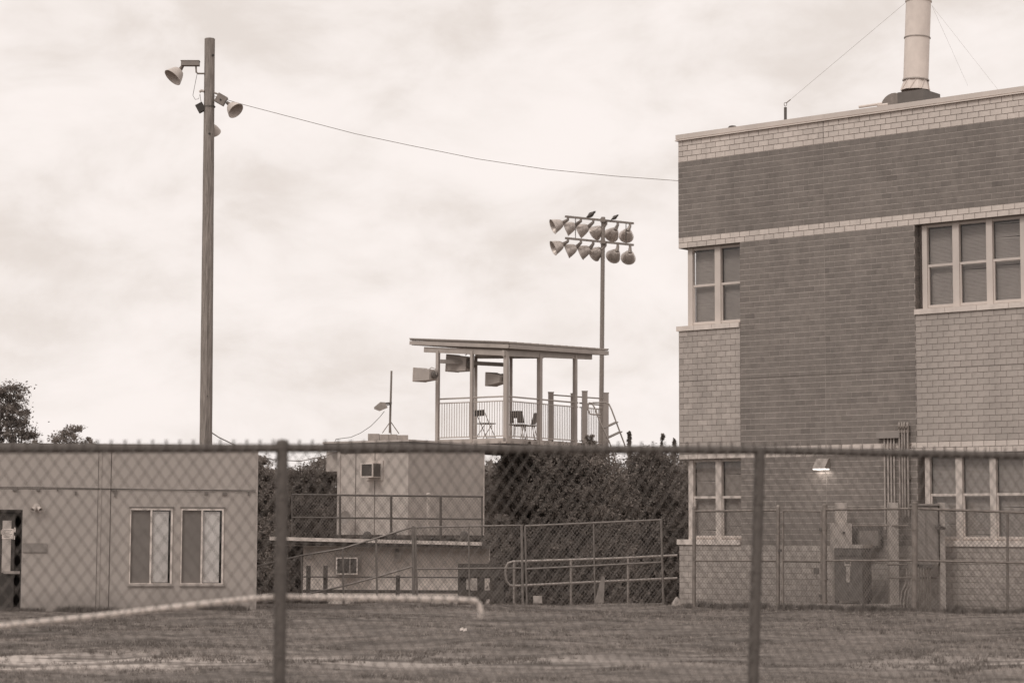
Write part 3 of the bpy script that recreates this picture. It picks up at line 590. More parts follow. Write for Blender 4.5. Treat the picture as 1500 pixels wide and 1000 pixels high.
# sagging cable along the seam with clips
cb=MB(); pts=[]
for x,y in ((-60,712.5),(0,713),(60,713.5),(142,715),(160,715.5),(250,717),(330,718.5),(374,719.5)): pts.append(PB.P(x,y,.018))
cb.path(pts,.0065,6); tag(cb.build('cable',M_dgrey,loc=pts[0]),'thin dark cable running along the wall of the cream building','cable')
for i,(x,y,w,h) in enumerate(((22,716,7,5),(56,717,5,4),(84,717,2,4),(111,722,2,5),(302,722,5,4),(329,723,6,4),(364,722,2,6),(167,718,8,2),(168.5,723,2,8))):
    PB.pbox(o:=MB(),x-w/2,y-h/2,x+w/2,y+h/2,.001,.03); o.build('bracket',M_portd,po)
def pwin(x0,x1,xm,label):
    a0=PB.px(x0,800)[0]; a1=PB.px(x1,800)[0]; am=PB.px(xm,800)[0]
    w=MB(); t=.035; PB.box(w,a0,a0+.016,-.05,.02,wz0,wz1); PB.box(w,a1-t,a1,-.05,.02,wz0,wz1); PB.box(w,a0+.016,a1-t,-.05,.02,wz1-t,wz1); PB.box(w,a0+.016,a1-t,-.05,.02,wz0,wz0+.016); PB.box(w,am,am+t,-.045,.016,wz0+.016,wz1-t)
    w.add([],[]); win=w.build('window',M_white,po)
    o=MB(); PB.box(o,a0+.016,am,-.03,-.024,wz0+.016,wz1-t); o.build('insect_screen',M_screen,win)
    o=MB(); PB.box(o,am+t,a1-t,-.02,-.014,wz0+.016,wz1-t); o.build('pane',M_glass,win)
    # vertical curtain folds, pale, leaving a dark slit at the right
    o=MB(); n=3; cw_=(a1-am-2*t-.045)/n
    for k in range(n):
        s=am+t+.006+k*cw_; PB.box(o,s,s+cw_-.0005,-.036,-.027-(k%2)*.0015,wz0+.03,wz1-t-.02)
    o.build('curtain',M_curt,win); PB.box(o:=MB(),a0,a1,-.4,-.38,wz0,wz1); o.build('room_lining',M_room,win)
    PB.box(o:=MB(),a0-.02,a1+.02,.0,.035,wz0-.035,wz0-.005); o.build('window_sill',M_port,po)
    PB.box(o:=MB(),a0-.02,a1+.02,.0,.03,wz1+.003,wz1+.022); o.build('drip_cap',M_portd,po)
pwin(190,252.5,219.5,''); pwin(265,327.5,294,'')
# door, dark, with a papered glass strip
o=MB(); PB.box(o,dL,dL+.06,-.14,-.02,zg,dzt); PB.box(o,dx-.02,dx,-.14,-.02,zg,dzt); PB.box(o,dL+.06,dx-.02,-.14,-.02,dzt-.03,dzt); o.build('door_frame',M_blk,po)
dr=MB(); PB.box(dr,dL+.07,dx-.13,-.12,-.08,zg,dzt-.04); d_=dr.build('door',M_blk,po)
PB.pbox(o:=MB(),3,762,16,838,-.08,-.072); o.build('door_panel',M_pale,d_)
PB.pbox(o:=MB(),5,836,29,840,-.08,-.01); o.build('push_bar',M_galv,d_)
no=thing('notice','white paper notice taped to the dark door','notice',PB.P(10,790,-.06))
PB.pbox(o:=MB(),3,774,20,789,-.068,-.064); o.build('paper',M_white,no)
o=MB()
for k in range(6): PB.pbox(o,5,776+k*2,18-(k%3)*2,776.7+k*2,-.064,-.0632)
o.build('print',M_dgrey,no)
o=MB(); PB.pbox(o,1,776,2.5,782,-.07,-.066); PB.pbox(o,20.5,772,23,779,-.07,-.066); PB.pbox(o,20.5,784,22,790,-.07,-.066); o.build('tape',M_white,no)
lp=thing('wall_light','small twin flood light beside the dark door','wall light',PB.P(54,742,.03))
o=MB(); o.lathe(PB.P(54,742,0),PB.n,[(0,.06),(.03,.06),(.04,.01)],14); o.build('base',M_lamp,lp,smooth=True)
for sgn in (-1,1):
    o=MB(); c=PB.P(54+sgn*3,744,.06); ax=PB.u*sgn*.5+PB.n*.6+Vector((0,0,-.5)); o.tube(PB.P(54,742,.03),c,.008); o.lathe(c,ax,[(-.03,.015),(.0,.03),(.05,.045),(.06,.045),(.055,.03)],14); o.build('lamp_head',M_lamp,lp,smooth=True)
pl=MB(); PB.pbox(pl,33,795,68.5,808.5,.001,.02); tag(pl.build('wall_plate',M_grey,loc=PB.P(50,802,0)),'plain grey plate on the wall just right of the door','plate')
# ------------------------------------------------------------------ WOOD POLE with flood lamps
Yp=48.; wp=thing('wooden_pole','tall weathered wooden pole rising behind the cream building','utility pole',(at(301.5,650,Yp).x,Yp,-1.5))
b0=at(301.5,650,Yp); t0=at(307.3,57,Yp); dirp=(t0-b0)/(t0.z-b0.z); bot=b0+dirp*(-1.5-b0.z)
o=MB(); n=28; pts=[bot.lerp(t0,i/n) for i in range(n+1)]; r_=[(.150-.035*(i/n))*(1+random.uniform(-.015,.015)) for i in range(n+1)]
o.path(pts,r_,20)
# weathering checks: push some columns inward
vs=[Vector(v) for v in o.v]
for j,(k0,dep,i0,i1) in enumerate(((3,.022,0,29),(9,.016,10,29),(14,.022,0,22),(17,.018,4,29),(6,.015,14,29))):
    for i in range(i0,min(i1,n+1)):
        c=pts[i]; idx=i*20+k0; vv=vs[idx]; dd=(vv-c); vs[idx]=c+dd*(1-dep/dd.length*(.6+.5*random.random()))
o.v=[tuple(v) for v in vs]; o.build('pole_shaft',M_wood,wp,smooth=True)
o=MB(); c=at(307,156.5,Yp); o.lathe(c,(0,0,1),[(-.012,.122),(-.012,.13),(.012,.13),(.012,.122)],20); o.build('steel_band',M_dgrey,wp)
for (x,y,r) in ((307,196,.03),(312,81,.03),(303,580,.025)):
    o=MB(); c=at(x,y,Yp-.10); o.lathe(c,(0,-1,0),[(0,r),(.025,r*.8),(.026,.001)],10); o.build('knot',M_blk,wp)
def flood(label,neck,cen,axis,R,box=None,arm=None,inside=True,D=None):
    t=thing('flood_light',label,'flood light',cen,'flood lights on the wooden pole'); axis=Vector(axis).normalized(); D=D or R*1.05
    o=MB(); base=Vector(cen)-axis*D*.5
    pr=[(0,.02),(.0,R*.28)]+[(D*(k/7),R*(.28+.72*math.sqrt(k/7))) for k in range(1,8)]+[(D+.012,R*1.04),(D+.012,R*.97)]+[(D*(k/7),R*.95*(.25+.72*math.sqrt(k/7))) for k in range(6,0,-1)]+[(D*.08,.01)]
    o.lathe(base,axis,pr,24); o.build('reflector',M_lamp,t,smooth=True)
    if arm: o=MB(); o.path(arm,.02,8); o.build('arm',M_galvd,t,smooth=True)
    if box is not None: box(t)
    o=MB(); o.tube(neck,base,.035,.05,10); o.build('neck',M_galvd,t,smooth=True)
    return t
Y=Yp-.05
def bx1(t): o=MB(); o.box(at(279,93,Y),.40,.16,.115); o.box(at(279,90,Y),.42,.17,.015); o.build('ballast_box',M_grey,t)
flood('upper left flood light on an elbow arm with a long box',at(268,96,Y),at(258.5,108,Y),(-.50,-.32,-.66),.215,box=bx1,arm=[at(287,97,Y),at(287.5,106,Y),at(290,108,Y),at(299,108,Y)],D=.25)
def bx2(t):
    o=MB(); c=at(324,146,Yp-.1); X=(at(334,136,Yp-.1)-at(322,156,Yp-.1)).normalized(); Z=Vector((-X.z,0,X.x)); o.box(c,.21,.16,.22,(X,Vector((0,1,0)),Z)); bo=o.build('ballast_box',M_galvd,t)
    o=MB(); o.lathe(at(323,146,Yp-.19),(0,-1,0),[(0,.02),(.01,.02),(.011,.001)],8); o.build('bolt',M_blk,bo)
flood('right flood light facing away under the overhead wire',at(332,150,Yp-.1),at(341,158,Yp-.1),(.58,-.35,-.62),.19,box=bx2,arm=[at(314,136,Yp-.05),at(319,138,Yp-.08),at(322,142,Yp-.1)],D=.21)
def bx3(t):
    o=MB(); c=at(294,158,Yp); X=Vector((.88,0,.47)); o.box(c,.17,.14,.19,(X,Vector((0,1,0)),Vector((-.47,0,.88)))); o.build('ballast_box',M_blk,t)
flood('small flood light half hidden behind the pole, lower pair',at(310,180,Yp+.3),at(311,189,Yp+.3),(.1,.7,-.6),.17,arm=[at(306,178,Yp+.1),at(308,178,Yp+.3)])
bx3t=thing('ballast_box','small dark tilted box on the left side of the wooden pole','box',at(294,158,Yp),None); bx3(bx3t)
o=MB(); o.path([at(292,135,Y),at(295,133,Y),at(299,134,Y)],.03,8); o.build('bracket',M_lamp,bx3t)
o=MB(); o.path([at(289,107,Y),at(286,122,Y),at(282.5,140,Y),at(286,146,Y),at(291,145,Y),at(293,138,Y),at(294.5,150,Y)],.006,5); tag(o.build('cable',M_dgrey,loc=at(289,107,Y)),'thin looping cable beside the upper left flood light','cable')
# overhead wire
A=at(314,141,Yp-.1); B=at(1012,266,50); pts=[]
ctrl=[(314,141),(355,153),(420,170),(520,196),(600,213),(700,233),(800,248),(900,258),(995,265),(1012,266)]
for i,(x,y) in enumerate(ctrl): pts.append(at(x,y,Yp-.1+i*.2))
o=MB(); o.path(pts,.0065,5); tag(o.build('overhead_wire',M_galvd,loc=A),'long sagging overhead wire from the wooden pole to the brick building','wire')
o=MB(); o.path([at(305,630,Yp),at(320,640,50),at(345,652,53),at(380,668,56),at(400,673,57),at(440,675,57.5),at(475,668,57.6),at(497,660,57.4)],.014,5); tag(o.build('cable',M_grey,loc=at(305,630,Yp)),'low drooping cable from the pole foot to the press box corner','cable')
# ------------------------------------------------------------------ CONCESSION BUILDING (lower storey) with press box on top
uL=Vector((-math.cos(math.radians(36)),math.sin(math.radians(36)),0)); uR=Vector((math.cos(math.radians(54)),math.sin(math.radians(54)),0))
K=at(598,700,56.); BR=Plane((K.x,K.y),uR,-uL); BLp=Plane((K.x,K.y),uL,-uR)
CF=at(440,840,53.2); CP=Plane((CF.x,CF.y),(1,0)); 
cs=thing('concession_building','low building under a white edged flat roof, below the press box','building',CP.pt(0,0,-1.6))
s1=CP.px(716,840)[0]; s0=CP.px(444,840)[0]; ztop=CP.px(560,800)[1]
CP.box(o:=MB(),s0,s1,-2.7,0,-1.9,ztop); o.build('wall',M_lowwall,cs)
CP.pbox(o:=MB(),444,853,716,866,.001,.02); o.build('pale_band',M_white,cs)
zl=CP.px(395,785.5,.6); zr_=CP.px(706,793.5,.6)
def tilted(mb,plane,a0,za,a1,zb_,d0,d1,h):
    P=plane.pt; mb.hexa([P(a0,d1,za-h),P(a1,d1,zb_-h),P(a1,d0,zb_-h),P(a0,d0,za-h),P(a0,d1,za),P(a1,d1,zb_),P(a1,d0,zb_),P(a0,d0,za)])
o=MB(); tilted(o,CP,zl[0],zl[1],zr_[0],zr_[1],.52,.6,.085); o.build('fascia',M_white,cs)
o=MB(); tilted(o,CP,zl[0],zl[1]-.03,zr_[0]+.3,zr_[1]-.03,-2.6,.515,.13); o.build('roof',M_dgrey,cs)
o=MB(); tilted(o,CP,zl[0]+.05,zl[1]-.19,zr_[0]+.05,zr_[1]-.19,.3,.4,.02); o.build('gutter_trim',M_box,cs)
CP.pbox(o:=MB(),447,808,457,818,.0,.09); o.build('electrical_box',M_pale,cs)
# press box
pb=thing('press_box','cream plywood press box standing on the lower roof','building',K)
tL=BLp.px(495,720)[0]; sR=BR.px(708,720)[0]; z1=BLp.px(597,650)[1]; z0=BLp.px(560,783)[1]
zpl=BLp.px(597,643.6)[1]
o=MB(); o.prism([K+Vector((0,0,z0-K.z)),BR.pt(sR,0,z0),BR.pt(sR,-tL,z0),BR.pt(0,-tL,z0)],(0,0,z1-z0)); o.build('wall',M_box,pb)
BR.box(o:=MB(),sR+.004,sR+.05,-tL,.0,z0,z1); o.build('corner_trim',M_white,pb)
for x in (521,549): s=BLp.px(x,720)[0]; BLp.box(o:=MB(),s-.008,s+.008,.001,.012,z0,z1); o.build('batten',M_portd,pb)
BLp.box(o:=MB(),tL-.09,tL+.01,.001,.02,z0,z1); o.build('corner_trim',M_pale,pb)
BLp.pbox(o:=MB(),499,655,601,662,.001,.03); o.build('dark_trim',M_dgrey,pb)
# platform roof over the press box carrying the deck
tP=BLp.px(476,650)[0]; BR.box(o:=MB(),-.06,9.2,-tP,.06,z1+.002,zpl-.05); o.build('roof',M_dgrey,pb)
BR.box(o:=MB(),-.075,9.25,-tP-.02,.075,zpl-.05,zpl); o.build('roof_edge',M_box,pb)
for s in (6.2,9.0):
    for d in (-.1,-tP+.1): BR.box(o:=MB(),s-.07,s+.07,d-.07,d+.07,-1.8,z1); o.build('post',M_dgrey,pb)
sgn=MB(); BLp.pbox(sgn,478,661,496,690,-.35,-.3,ref=-.3); sgn.build('side_panel',M_pale,pb)
def ac(plane,x0,x1,x2,y0,y1,dep,label,ref):
    t=thing('air_conditioner',label,'air conditioner',plane.P(x0,y1,0),'window air conditioners')
    a0=plane.px(x0,(y0+y1)/2,dep)[0]; a1=plane.px(x1,(y0+y1)/2,dep)[0]
    if a0>a1: a0,a1=a1,a0
    zz1=plane.px(x0,y0,dep)[1]; zz0=plane.px(x0,y1,dep)[1]; f=.03
    o=MB(); plane.box(o,a0+.01,a1-.01,0,dep-.03,zz0+.01,zz1-.01); o.build('casing',M_dgrey,t)
    o=MB(); 
    for (b0,b1,c0,c1) in ((a0,a1,zz1-f,zz1),(a0,a1,zz0,zz0+f),(a0,a0+f,zz0+f,zz1-f),(a1-f,a1,zz0+f,zz1-f)): plane.box(o,b0,b1,dep-.03,dep,c0,c1)
    for (c0,c1) in ((zz1-.02,zz1),(zz0,zz0+.02)): plane.box(o,a0,a1,0,dep-.031,c0+.001,c1+.001)
    o.build('frame',M_white,t)
    o=MB(); k=zz0+f+.02
    while k<zz1-f-.01: plane.box(o,a0+f,a1-f,dep-.028,dep-.018,k,k+.008); k+=.022
    o.build('grille',M_dgrey,t)
    if ref==1:
        o=MB(); plane.box(o,a0+(a1-a0)*.62,a0+(a1-a0)*.66,dep-.029,dep+.002,zz0+f,zz1-f); o.build('divider',M_pale,t)
    o=MB(); plane.box(o,a0-.07,a1+.07,0.001,.03,zz0-.07,zz1+.07); o.build('surround',M_box,t)
    return t
ac(BLp,528,546,557,678,699,.35,'upper air conditioner sticking out of the press box wall',0)
ac(CP,492,524,525,816,841,.4,'lower air conditioner under the white edged roof',1)
mt=thing('meter_box','small electric meter box on the lower wall','meter box',CP.P(582,822,0))
CP.pbox(o:=MB(),577,808,586.5,822,.001,.1); o.build('box',M_pale,mt); CP.pbox(o:=MB(),579,803,584,808,.001,.06); o.build('cover',M_dgrey,mt)
CP.pbox(o:=MB(),579,812,584,818,.101,.11); o.build('dial_window',M_grey,mt)
dt=thing('satellite_dish','round grey dish low on the press box wall','dish',BLp.P(505,758,.1))
o=MB(); o.lathe(BLp.P(507,758,.32),(-.5,-.8,.15),[(0,.02),(.02,.1),(.05,.16),(.06,.175),(.05,.15),(.0,.02)],20); o.build('dish',M_grey,dt,smooth=True); o=MB(); o.tube(BLp.P(507,758,0),BLp.P(507,758,.33),.015); o.build('arm',M_dgrey,dt)
# balcony fence on the lower roof
bf=thing('balcony_fence','chain link railing along the edge of the lower roof','fence',CP.P(427,785,.35))
def FP(x,y,d=.35): return CP.P(x,y,d)
for x in (498,573,645.5): o=MB(); o.tube(FP(x,790),FP(x,724+(x-427)*.009),.03,n=8); o.build('post',M_fence,bf,smooth=True)
for x in (428,706): o=MB(); o.tube(FP(x,790),FP(x,724+(x-427)*.009),.02,n=8); o.build('post',M_fence,bf,smooth=True)
for (ya,yb) in ((724,727),(757.5,760)): o=MB(); o.tube(FP(427,ya),FP(708,yb),.022,n=8); o.build('rail',M_fence,bf,smooth=True)
o=MB(); mesh_fence(o,FP(428,785),FP(706,790),FP(706,727),FP(428,724),r=.0034); o.build('wire_mesh',M_galvd,bf,kind='stuff')
o=MB(); o.tube(FP(628,771,.2),FP(627.5,724,.2),.045,n=12); o.lathe(FP(627.5,724,.2),(0,0,1),[(0,.055),(.03,.05),(.04,.01)],12); o.lathe(FP(628.5,776,.2),(0,0,1),[(-.06,.03),(.09,.055)],12); tag(o.build('vent_pipe',M_white,loc=FP(628,776,.2),smooth=True),'upright white vent pipe behind the balcony fence','pipe')
for (x,lb) in ((538,'dark lump left of the other on the lower roof edge'),(575,'dark lump below the middle balcony post'),(680,'dark lump nearest the overhanging shrub')):
    o=MB(); c=CP.P(x,786,.2); o.lathe(c,(0,0,1),[(-.05,.10),(.06,.11),(.12,.07),(.14,.01)],9); tag(o.build('roof_flashing',M_dgrey,loc=c,smooth=True),lb,'flashing')
# tripod with lamp on the platform
tz=zpl; TP=at(571,640,57.2)
bk=[(539,556,635),(556,570,636),(570,582,636),(582,598,637)]
bl=['leftmost cinder block weighing down the tripod','cinder block second from the left under the tripod','cinder block right under the mast of the tripod','rightmost cinder block of the row under the tripod']
for (xa,xb,yt),lb in zip(bk,bl):
    a=at(xa,yt,57.2); b_=at(xb,yt,57.2); o=MB(); o.box(((a.x+b_.x)/2,57.2,(a.z+zpl)/2),b_.x-a.x-.01,.19,a.z-zpl-.004); tag(o.build('cinder_block',M_conc,loc=a),lb,'block','cinder blocks on the press box roof')
tr=thing('mast_tripod','tripod mast on the press box roof','mast',(TP.x,57.2,zpl))
o=MB(); o.tube(at(571,634,57.2),at(573.5,543,57.2),.03,.026,n=10); o.build('mast',M_galvd,tr,smooth=True)
for (x,y) in ((560,634),(584.5,635),(573,638)): o=MB(); o.tube(at(572,617,57.2),at(x,y,57.2+(.3 if x==573 else -.05)),.013,n=6); o.build('leg',M_galvd,tr,smooth=True)
tl=thing('mast_light','shoebox light head clamped to the tripod mast','light',at(560,595,57.1))
o=MB(); a=at(548,597,57.1); o.hexa([at(548,599,57.0),at(556,602,57.0),at(556,602,57.4),at(548,599,57.4),at(548,596,57.0),at(557,588.5,57.0),at(557,588.5,57.4),at(548,596,57.4)]); o.hexa([at(556,602,57.0),at(568,597,57.0),at(568,597,57.4),at(556,602,57.4),at(557,588.5,57.0),at(564,589,57.0),at(564,589,57.4),at(557,588.5,57.4)]); o.build('lamp_head',M_galv,tl)
o=MB(); o.beam(at(562,591,57.1),at(574,590,57.1),.05,.05); o.beam(at(562,595,57.1),at(572,592,57.1),.03,.02); o.build('arm',M_dgrey,tl)
o=MB(); o.path([at(563,602,57.1),at(556,611,57.1),at(543,624,57.1),at(528,634,57),at(514,640,57),at(499,642,57),at(492,643,57),at(490,648,56.9)],.008,5); tag(o.build('cable',M_dgrey,loc=at(563,602,57.1)),'thin cable drooping from the tripod lamp to the roof edge','cable')
# ------------------------------------------------------------------ DECK
Kd=at(741,645,60.2); DR=Plane((Kd.x,Kd.y),uR,-uL); DL=Plane((Kd.x,Kd.y),uL,-uR)
dk=thing('viewing_deck','roofed viewing deck with white balusters above the press box','deck',Kd)
zf=DR.px(741,641)[1]; zfb=DR.px(741,648.5)[1]; eL=DL.px(637,640)[0]; eR=DR.px(849,640)[0]; eE=DR.px(890,640)[0]
DR.box(o:=MB(),0,eE,-eL,0,zfb,zf); o.build('deck_floor',M_deck,dk)
zrf=DR.px(741,514)[1]
def post(plane,x0,x1,name='post',y0=None,inset=0,zt=None,d=0.02):
    a0=plane.px(x0,560,d)[0]; a1=plane.px(x1,560,d)[0]; am=(a0+a1)/2; w=(x1-x0)*60.5/3200/1.12; am=am if x0!=738 else w/2; o=MB(); plane.box(o,am-w/2,am+w/2,d-w,d,zf-.1,zt or zrf); o.build(name,M_deck,dk)
post(DL,637,642.5,zt=zrf+.12); post(DL,687.5,692.5,zt=zrf+.06); post(DR,738,745); post(DR,789.5,796.5,zt=zrf+.03); post(DR,841.5,847.5,zt=zrf+.13)
# back posts
for (x,a) in ((697,0),(748.5,1)):
    q=at(x,560,61.9); o=MB(); o.box((q.x,61.9,(zf+zrf)/2),.09,.09,zrf-zf); o.build('post',M_dgrey if 0 else M_deck,dk)
# beams and roof
zA=DL.px(602,498.5)[1]; tA=DL.px(602,500)[0]; zC=DL.px(739,504)[1]; sB=DR.px(886,514)[0]; zB=DR.px(886,514)[1]
pC=DL.pt(-.12,.05,zC); pA=DL.pt(tA,.05,zA); pB=DR.pt(sB,.12,zB); pD=pA+(pB-pC)
th_=.035
o=MB(); o.prism([pC,pB,pD,pA],(0,0,th_)); o.build('roof_sheet',M_galvd,dk)
n=14
for k in range(n+1):
    f_=k/n; q=pC.lerp(pB,f_); q2=pA.lerp(pD,f_); o=MB(); o.beam(q+Vector((0,0,th_+.015)),q2+Vector((0,0,th_+.015)),.05,.03); o.build('roof_rib',M_galv,dk)
o=MB(); h=Vector((0,0,.07)); o.beam(pC-h,pA-h,.04,.105); o.build('fascia',M_deck,dk); o=MB(); o.beam(pC.lerp(pB,.01)-h,pB-h,.04,.115); o.build('fascia',M_deck,dk); o=MB(); o.beam(pA.lerp(pD,.02)-h,pD-h,.04,.13); o.build('fascia',M_deck,dk); o=MB(); o.beam(pB.lerp(pD,.02)-h,pD-h,.04,.13); o.build('fascia',M_deck,dk)
def bm(p,q,w,h_,nm='beam',m_=None): o=MB(); o.beam(p,q,w,h_); return o.build(nm,m_ or M_deck,dk)
bm(DL.P(622,512,-.05),DL.P(741,517,-.05),.07,.15); bm(DR.P(737,517,-.04),DR.P(866,522.5,-.04),.07,.16)
bm(DL.pt(.1,-1.9,zrf+.0),DL.pt(eL,-1.9,zrf+.1),.07,.14)
for k in range(5): f_=(k+.5)/5; q=pC.lerp(pB,f_); q2=pA.lerp(pD,f_); o=MB(); o.beam(q.lerp(q2,.03)-Vector((0,0,.07)),q2.lerp(q,.03)-Vector((0,0,.07)),.04,.12); o.build('rafter',M_deck,dk)
# speaker beam
bm(at(645,529,61.6),at(738,534,61.6),.07,.11,'beam',M_grey)
# railings
def railing(plane,a0,a1,zt,d=-.03,bars=True,step=.085):
    t=MB(); t.tube(plane.pt(a0,d,zt),plane.pt(a1,d,zt),.022,n=8); rr_=t.build('handrail',M_deck,dk,smooth=True)
    o=MB(); plane.box(o,a0,a1,d-.015,d+.015,zt-.14,zt-.11); plane.box(o,a0,a1,d-.015,d+.015,zf+.04,zf+.07); o.build('rail',M_deck,dk)
    n=int(abs(a1-a0)/step)
    me=None
    for k in range(1,n):
        s=a0+(a1-a0)*k/n
        if me is None:
            m_=MB(); m_.box((0,0,(zt-.14+zf+.07)/2),.018,.018,zt-.14-zf-.07); ob=m_.build('baluster',M_deck,dk); me=ob.data
            for vv in me.vertices: vv.co += ORG[dk.name]
            ob.location=plane.pt(s,d,0)-ORG[dk.name]
        else:
            ob=bpy.data.objects.new('baluster',me); COL.objects.link(ob); ob.parent=dk; ob.location=plane.pt(s,d,0)-ORG[dk.name]
zt_=DR.px(741,580)[1]
railing(DL,.06,eL-.05,zt_); railing(DR,.06,eR-.05,zt_); railing(DR,eR+.05,eE,zt_)
# landing posts (thick, capped)
for (x0,x1,y0,Yy) in ((803,811,575,63.9),(836,841,577,64.2),(852.5,860.5,573.5,63.2),(883.5,891.5,576,64.0)):
    a=at(x0,y0,Yy); b_=at(x1,y0,Yy); o=MB(); o.box(((a.x+b_.x)/2,Yy,(a.z+zf-.2)/2),b_.x-a.x,.14,a.z-zf+.2); o.box(((a.x+b_.x)/2,Yy,a.z+.012),b_.x-a.x+.02,.16,.024); o.build('newel_post',M_deck,dk)
o=MB(); o.tube(at(806,578,63.9),at(888,584,64.2),.02,n=6); o.build('handrail',M_deck,dk)
ds=thing('deck_stair','steep ladder stair with curved tube handrails on the right of the deck','stair',at(900,650,62.5))
o=MB(); Y1=62.6
o.path([at(893,648,Y1),at(880,620,Y1),at(871,597,Y1),at(867,590,Y1),at(863,589.5,Y1),at(861.5,594,Y1),at(861.5,600,Y1),at(864,606,Y1),at(870,607,Y1),at(880,606.5,Y1)],.022,8); o.build('handrail',M_galv,ds,smooth=True)
o=MB(); o.path([at(914,648,Y1+.7),at(905,624,Y1+.7),at(896,600,Y1+.7),at(892,591.5,Y1+.7),at(887,589.5,Y1+.7),at(868,589.5,Y1+.7)],.022,8); o.build('handrail',M_galv,ds,smooth=True)
for k,(x,y) in enumerate(((893,638),(887,624))):
    o=MB(); o.beam(at(x-3,y+3,Y1),at(x+16,y-6,Y1+.7),.12,.03); o.build('step',M_galvd,ds)
for (xa,Yy) in ((893,Y1),(914,Y1+.7)): o=MB(); o.tube(at(xa,648,Yy),at(xa+13,690,Yy),.02,n=6); o.build('stringer',M_galvd,ds)
# speakers
def horn(label,tip,mouth,mw,mh,tw,thh):
    t=thing('horn_speaker',label,'loudspeaker',tip,'horn loudspeakers under the deck roof'); tip=Vector(tip); mouth=Vector(mouth); d=(mouth-tip).normalized(); x=d.cross(Vector((0,0,1))).normalized(); z=x.cross(d)
    o=MB(); q=[tip-x*tw/2-z*thh/2,tip+x*tw/2-z*thh/2,tip+x*tw/2+z*thh/2,tip-x*tw/2+z*thh/2]; p=[mouth-x*mw/2-z*mh/2,mouth+x*mw/2-z*mh/2,mouth+x*mw/2+z*mh/2,mouth-x*mw/2+z*mh/2]; o.hexa(q+p); 
    ob=o.build('horn',M_horn,t)
    o=MB(); c=mouth; 
    for sg in (-1,1): o.beam(c+z*sg*mh/2-x*mw/2,c+z*sg*mh/2+x*mw/2,.02,.03,tuple(d)); o.beam(c+x*sg*mw/2-z*mh/2,c+x*sg*mw/2+z*mh/2,.02,.03,tuple(d))
    o.build('rim',M_lamp,t)
    o=MB(); o.lathe(tip,-d,[(-.02,thh*.35),(.1,thh*.35),(.12,.02)],12); o.build('driver',M_dgrey,t,smooth=True)
    o=MB(); o.path([tip+z*thh*.6+d*.2,tip+z*thh*.75+d*.1,tip+z*thh*.6-d*.08,tip-d*.14],.012,5); o.build('yoke',M_galv,t); return t
horn('left horn speaker outside the deck post',at(635,549,60.8),at(615,549,61.3),.46,.38,.3,.28)
horn('horn speaker hung highest, behind the second deck post',at(688,533,61.6),at(663,532,62.1),.5,.48,.3,.40)
horn('smallest horn speaker, left of the deck corner post',at(738,555,61.2),at(720,555.5,61.7),.4,.38,.3,.2)
# chairs on the deck
def fold_chair(px,Y):
    b=at(px,637,Y); b.z=zf; t=thing('folding_chair','dark folding chair standing open behind the deck railing','chair',b)
    u=Vector((.8,.6,0)); w=Vector((-.6,.8,0)); P=lambda a,c,z: b+u*a+w*c+Vector((0,0,z))
    for c in (-.2,.2):
        o=MB(); o.tube(P(.22,c,0),P(-.22,c,.82),.012,n=6); o.build('leg',M_galvd,t); o=MB(); o.tube(P(-.22,c*.9,0),P(.12,c*.9,.44),.012,n=6); o.build('leg',M_galvd,t)
    for a,z in ((.2,.06),(-.19,.06)): o=MB(); o.tube(P(a,-.2,z),P(a,.2,z),.009,n=5); o.build('stretcher',M_galvd,t)
    o=MB(); o.box(P(0.03,0,.44),.38,.38,.03,(u,w,Vector((0,0,1)))); o.build('seat',M_dgrey,t)
    o=MB(); o.box(P(-.2,0,.73),.03,.44,.17,(u,w,Vector((0,0,1)))); o.build('backrest',M_blk,t)
fold_chair(711,61.2)
def shell_chair(px,Y,ang,lab):
    b=at(px,637,Y); b.z=zf; t=thing('stacking_chair',lab,'chair',b,'plastic stacking chairs on the deck')
    u=Vector((math.cos(ang),math.sin(ang),0)); w=Vector((-u.y,u.x,0)); P=lambda a,c,z: b+u*a+w*c+Vector((0,0,z)); Z=Vector((0,0,1))
    for a in (-.17,.18):
        for c in (-.19,.19): o=MB(); o.tube(P(a*1.25,c*1.1,0),P(a*.7,c*.75,.42),.011,n=6); o.build('leg',M_galv,t)
    o=MB(); o.box(P(0,0,.43),.4,.42,.025,(u,w,Z)); o.box(P(.2,0,.415),.03,.4,.05,(u,w,Z)); o.build('seat',M_blk,t)
    # back: curved shell with an oval hand hole near the bottom
    o=MB(); cols=9; rows=6
    def q(i,j,k): 
        c=(i/(cols-1)-.5)*.42; z=.47+j/(rows-1)*.34; return P(-.19-.10*(j/(rows-1))+.10*(abs(c)/.21)**2+k, c*(1-.12*(j/(rows-1))**2), z)
    for i in range(cols-1):
        for j in range(rows-1):
            if j==0 and 3<=i<=4 or j==1 and 3<=i<=4: continue
            o.hexa([q(i,j,0),q(i+1,j,0),q(i+1,j,.012),q(i,j,.012),q(i,j+1,0),q(i+1,j+1,0),q(i+1,j+1,.012),q(i,j+1,.012)])
    o.build('backrest',M_blk,t)
shell_chair(759,61.6,math.radians(70),'dark stacking chair seen from behind, nearer the corner post'); shell_chair(775,62.1,math.radians(190),'dark stacking chair seen from the side, right of the other')
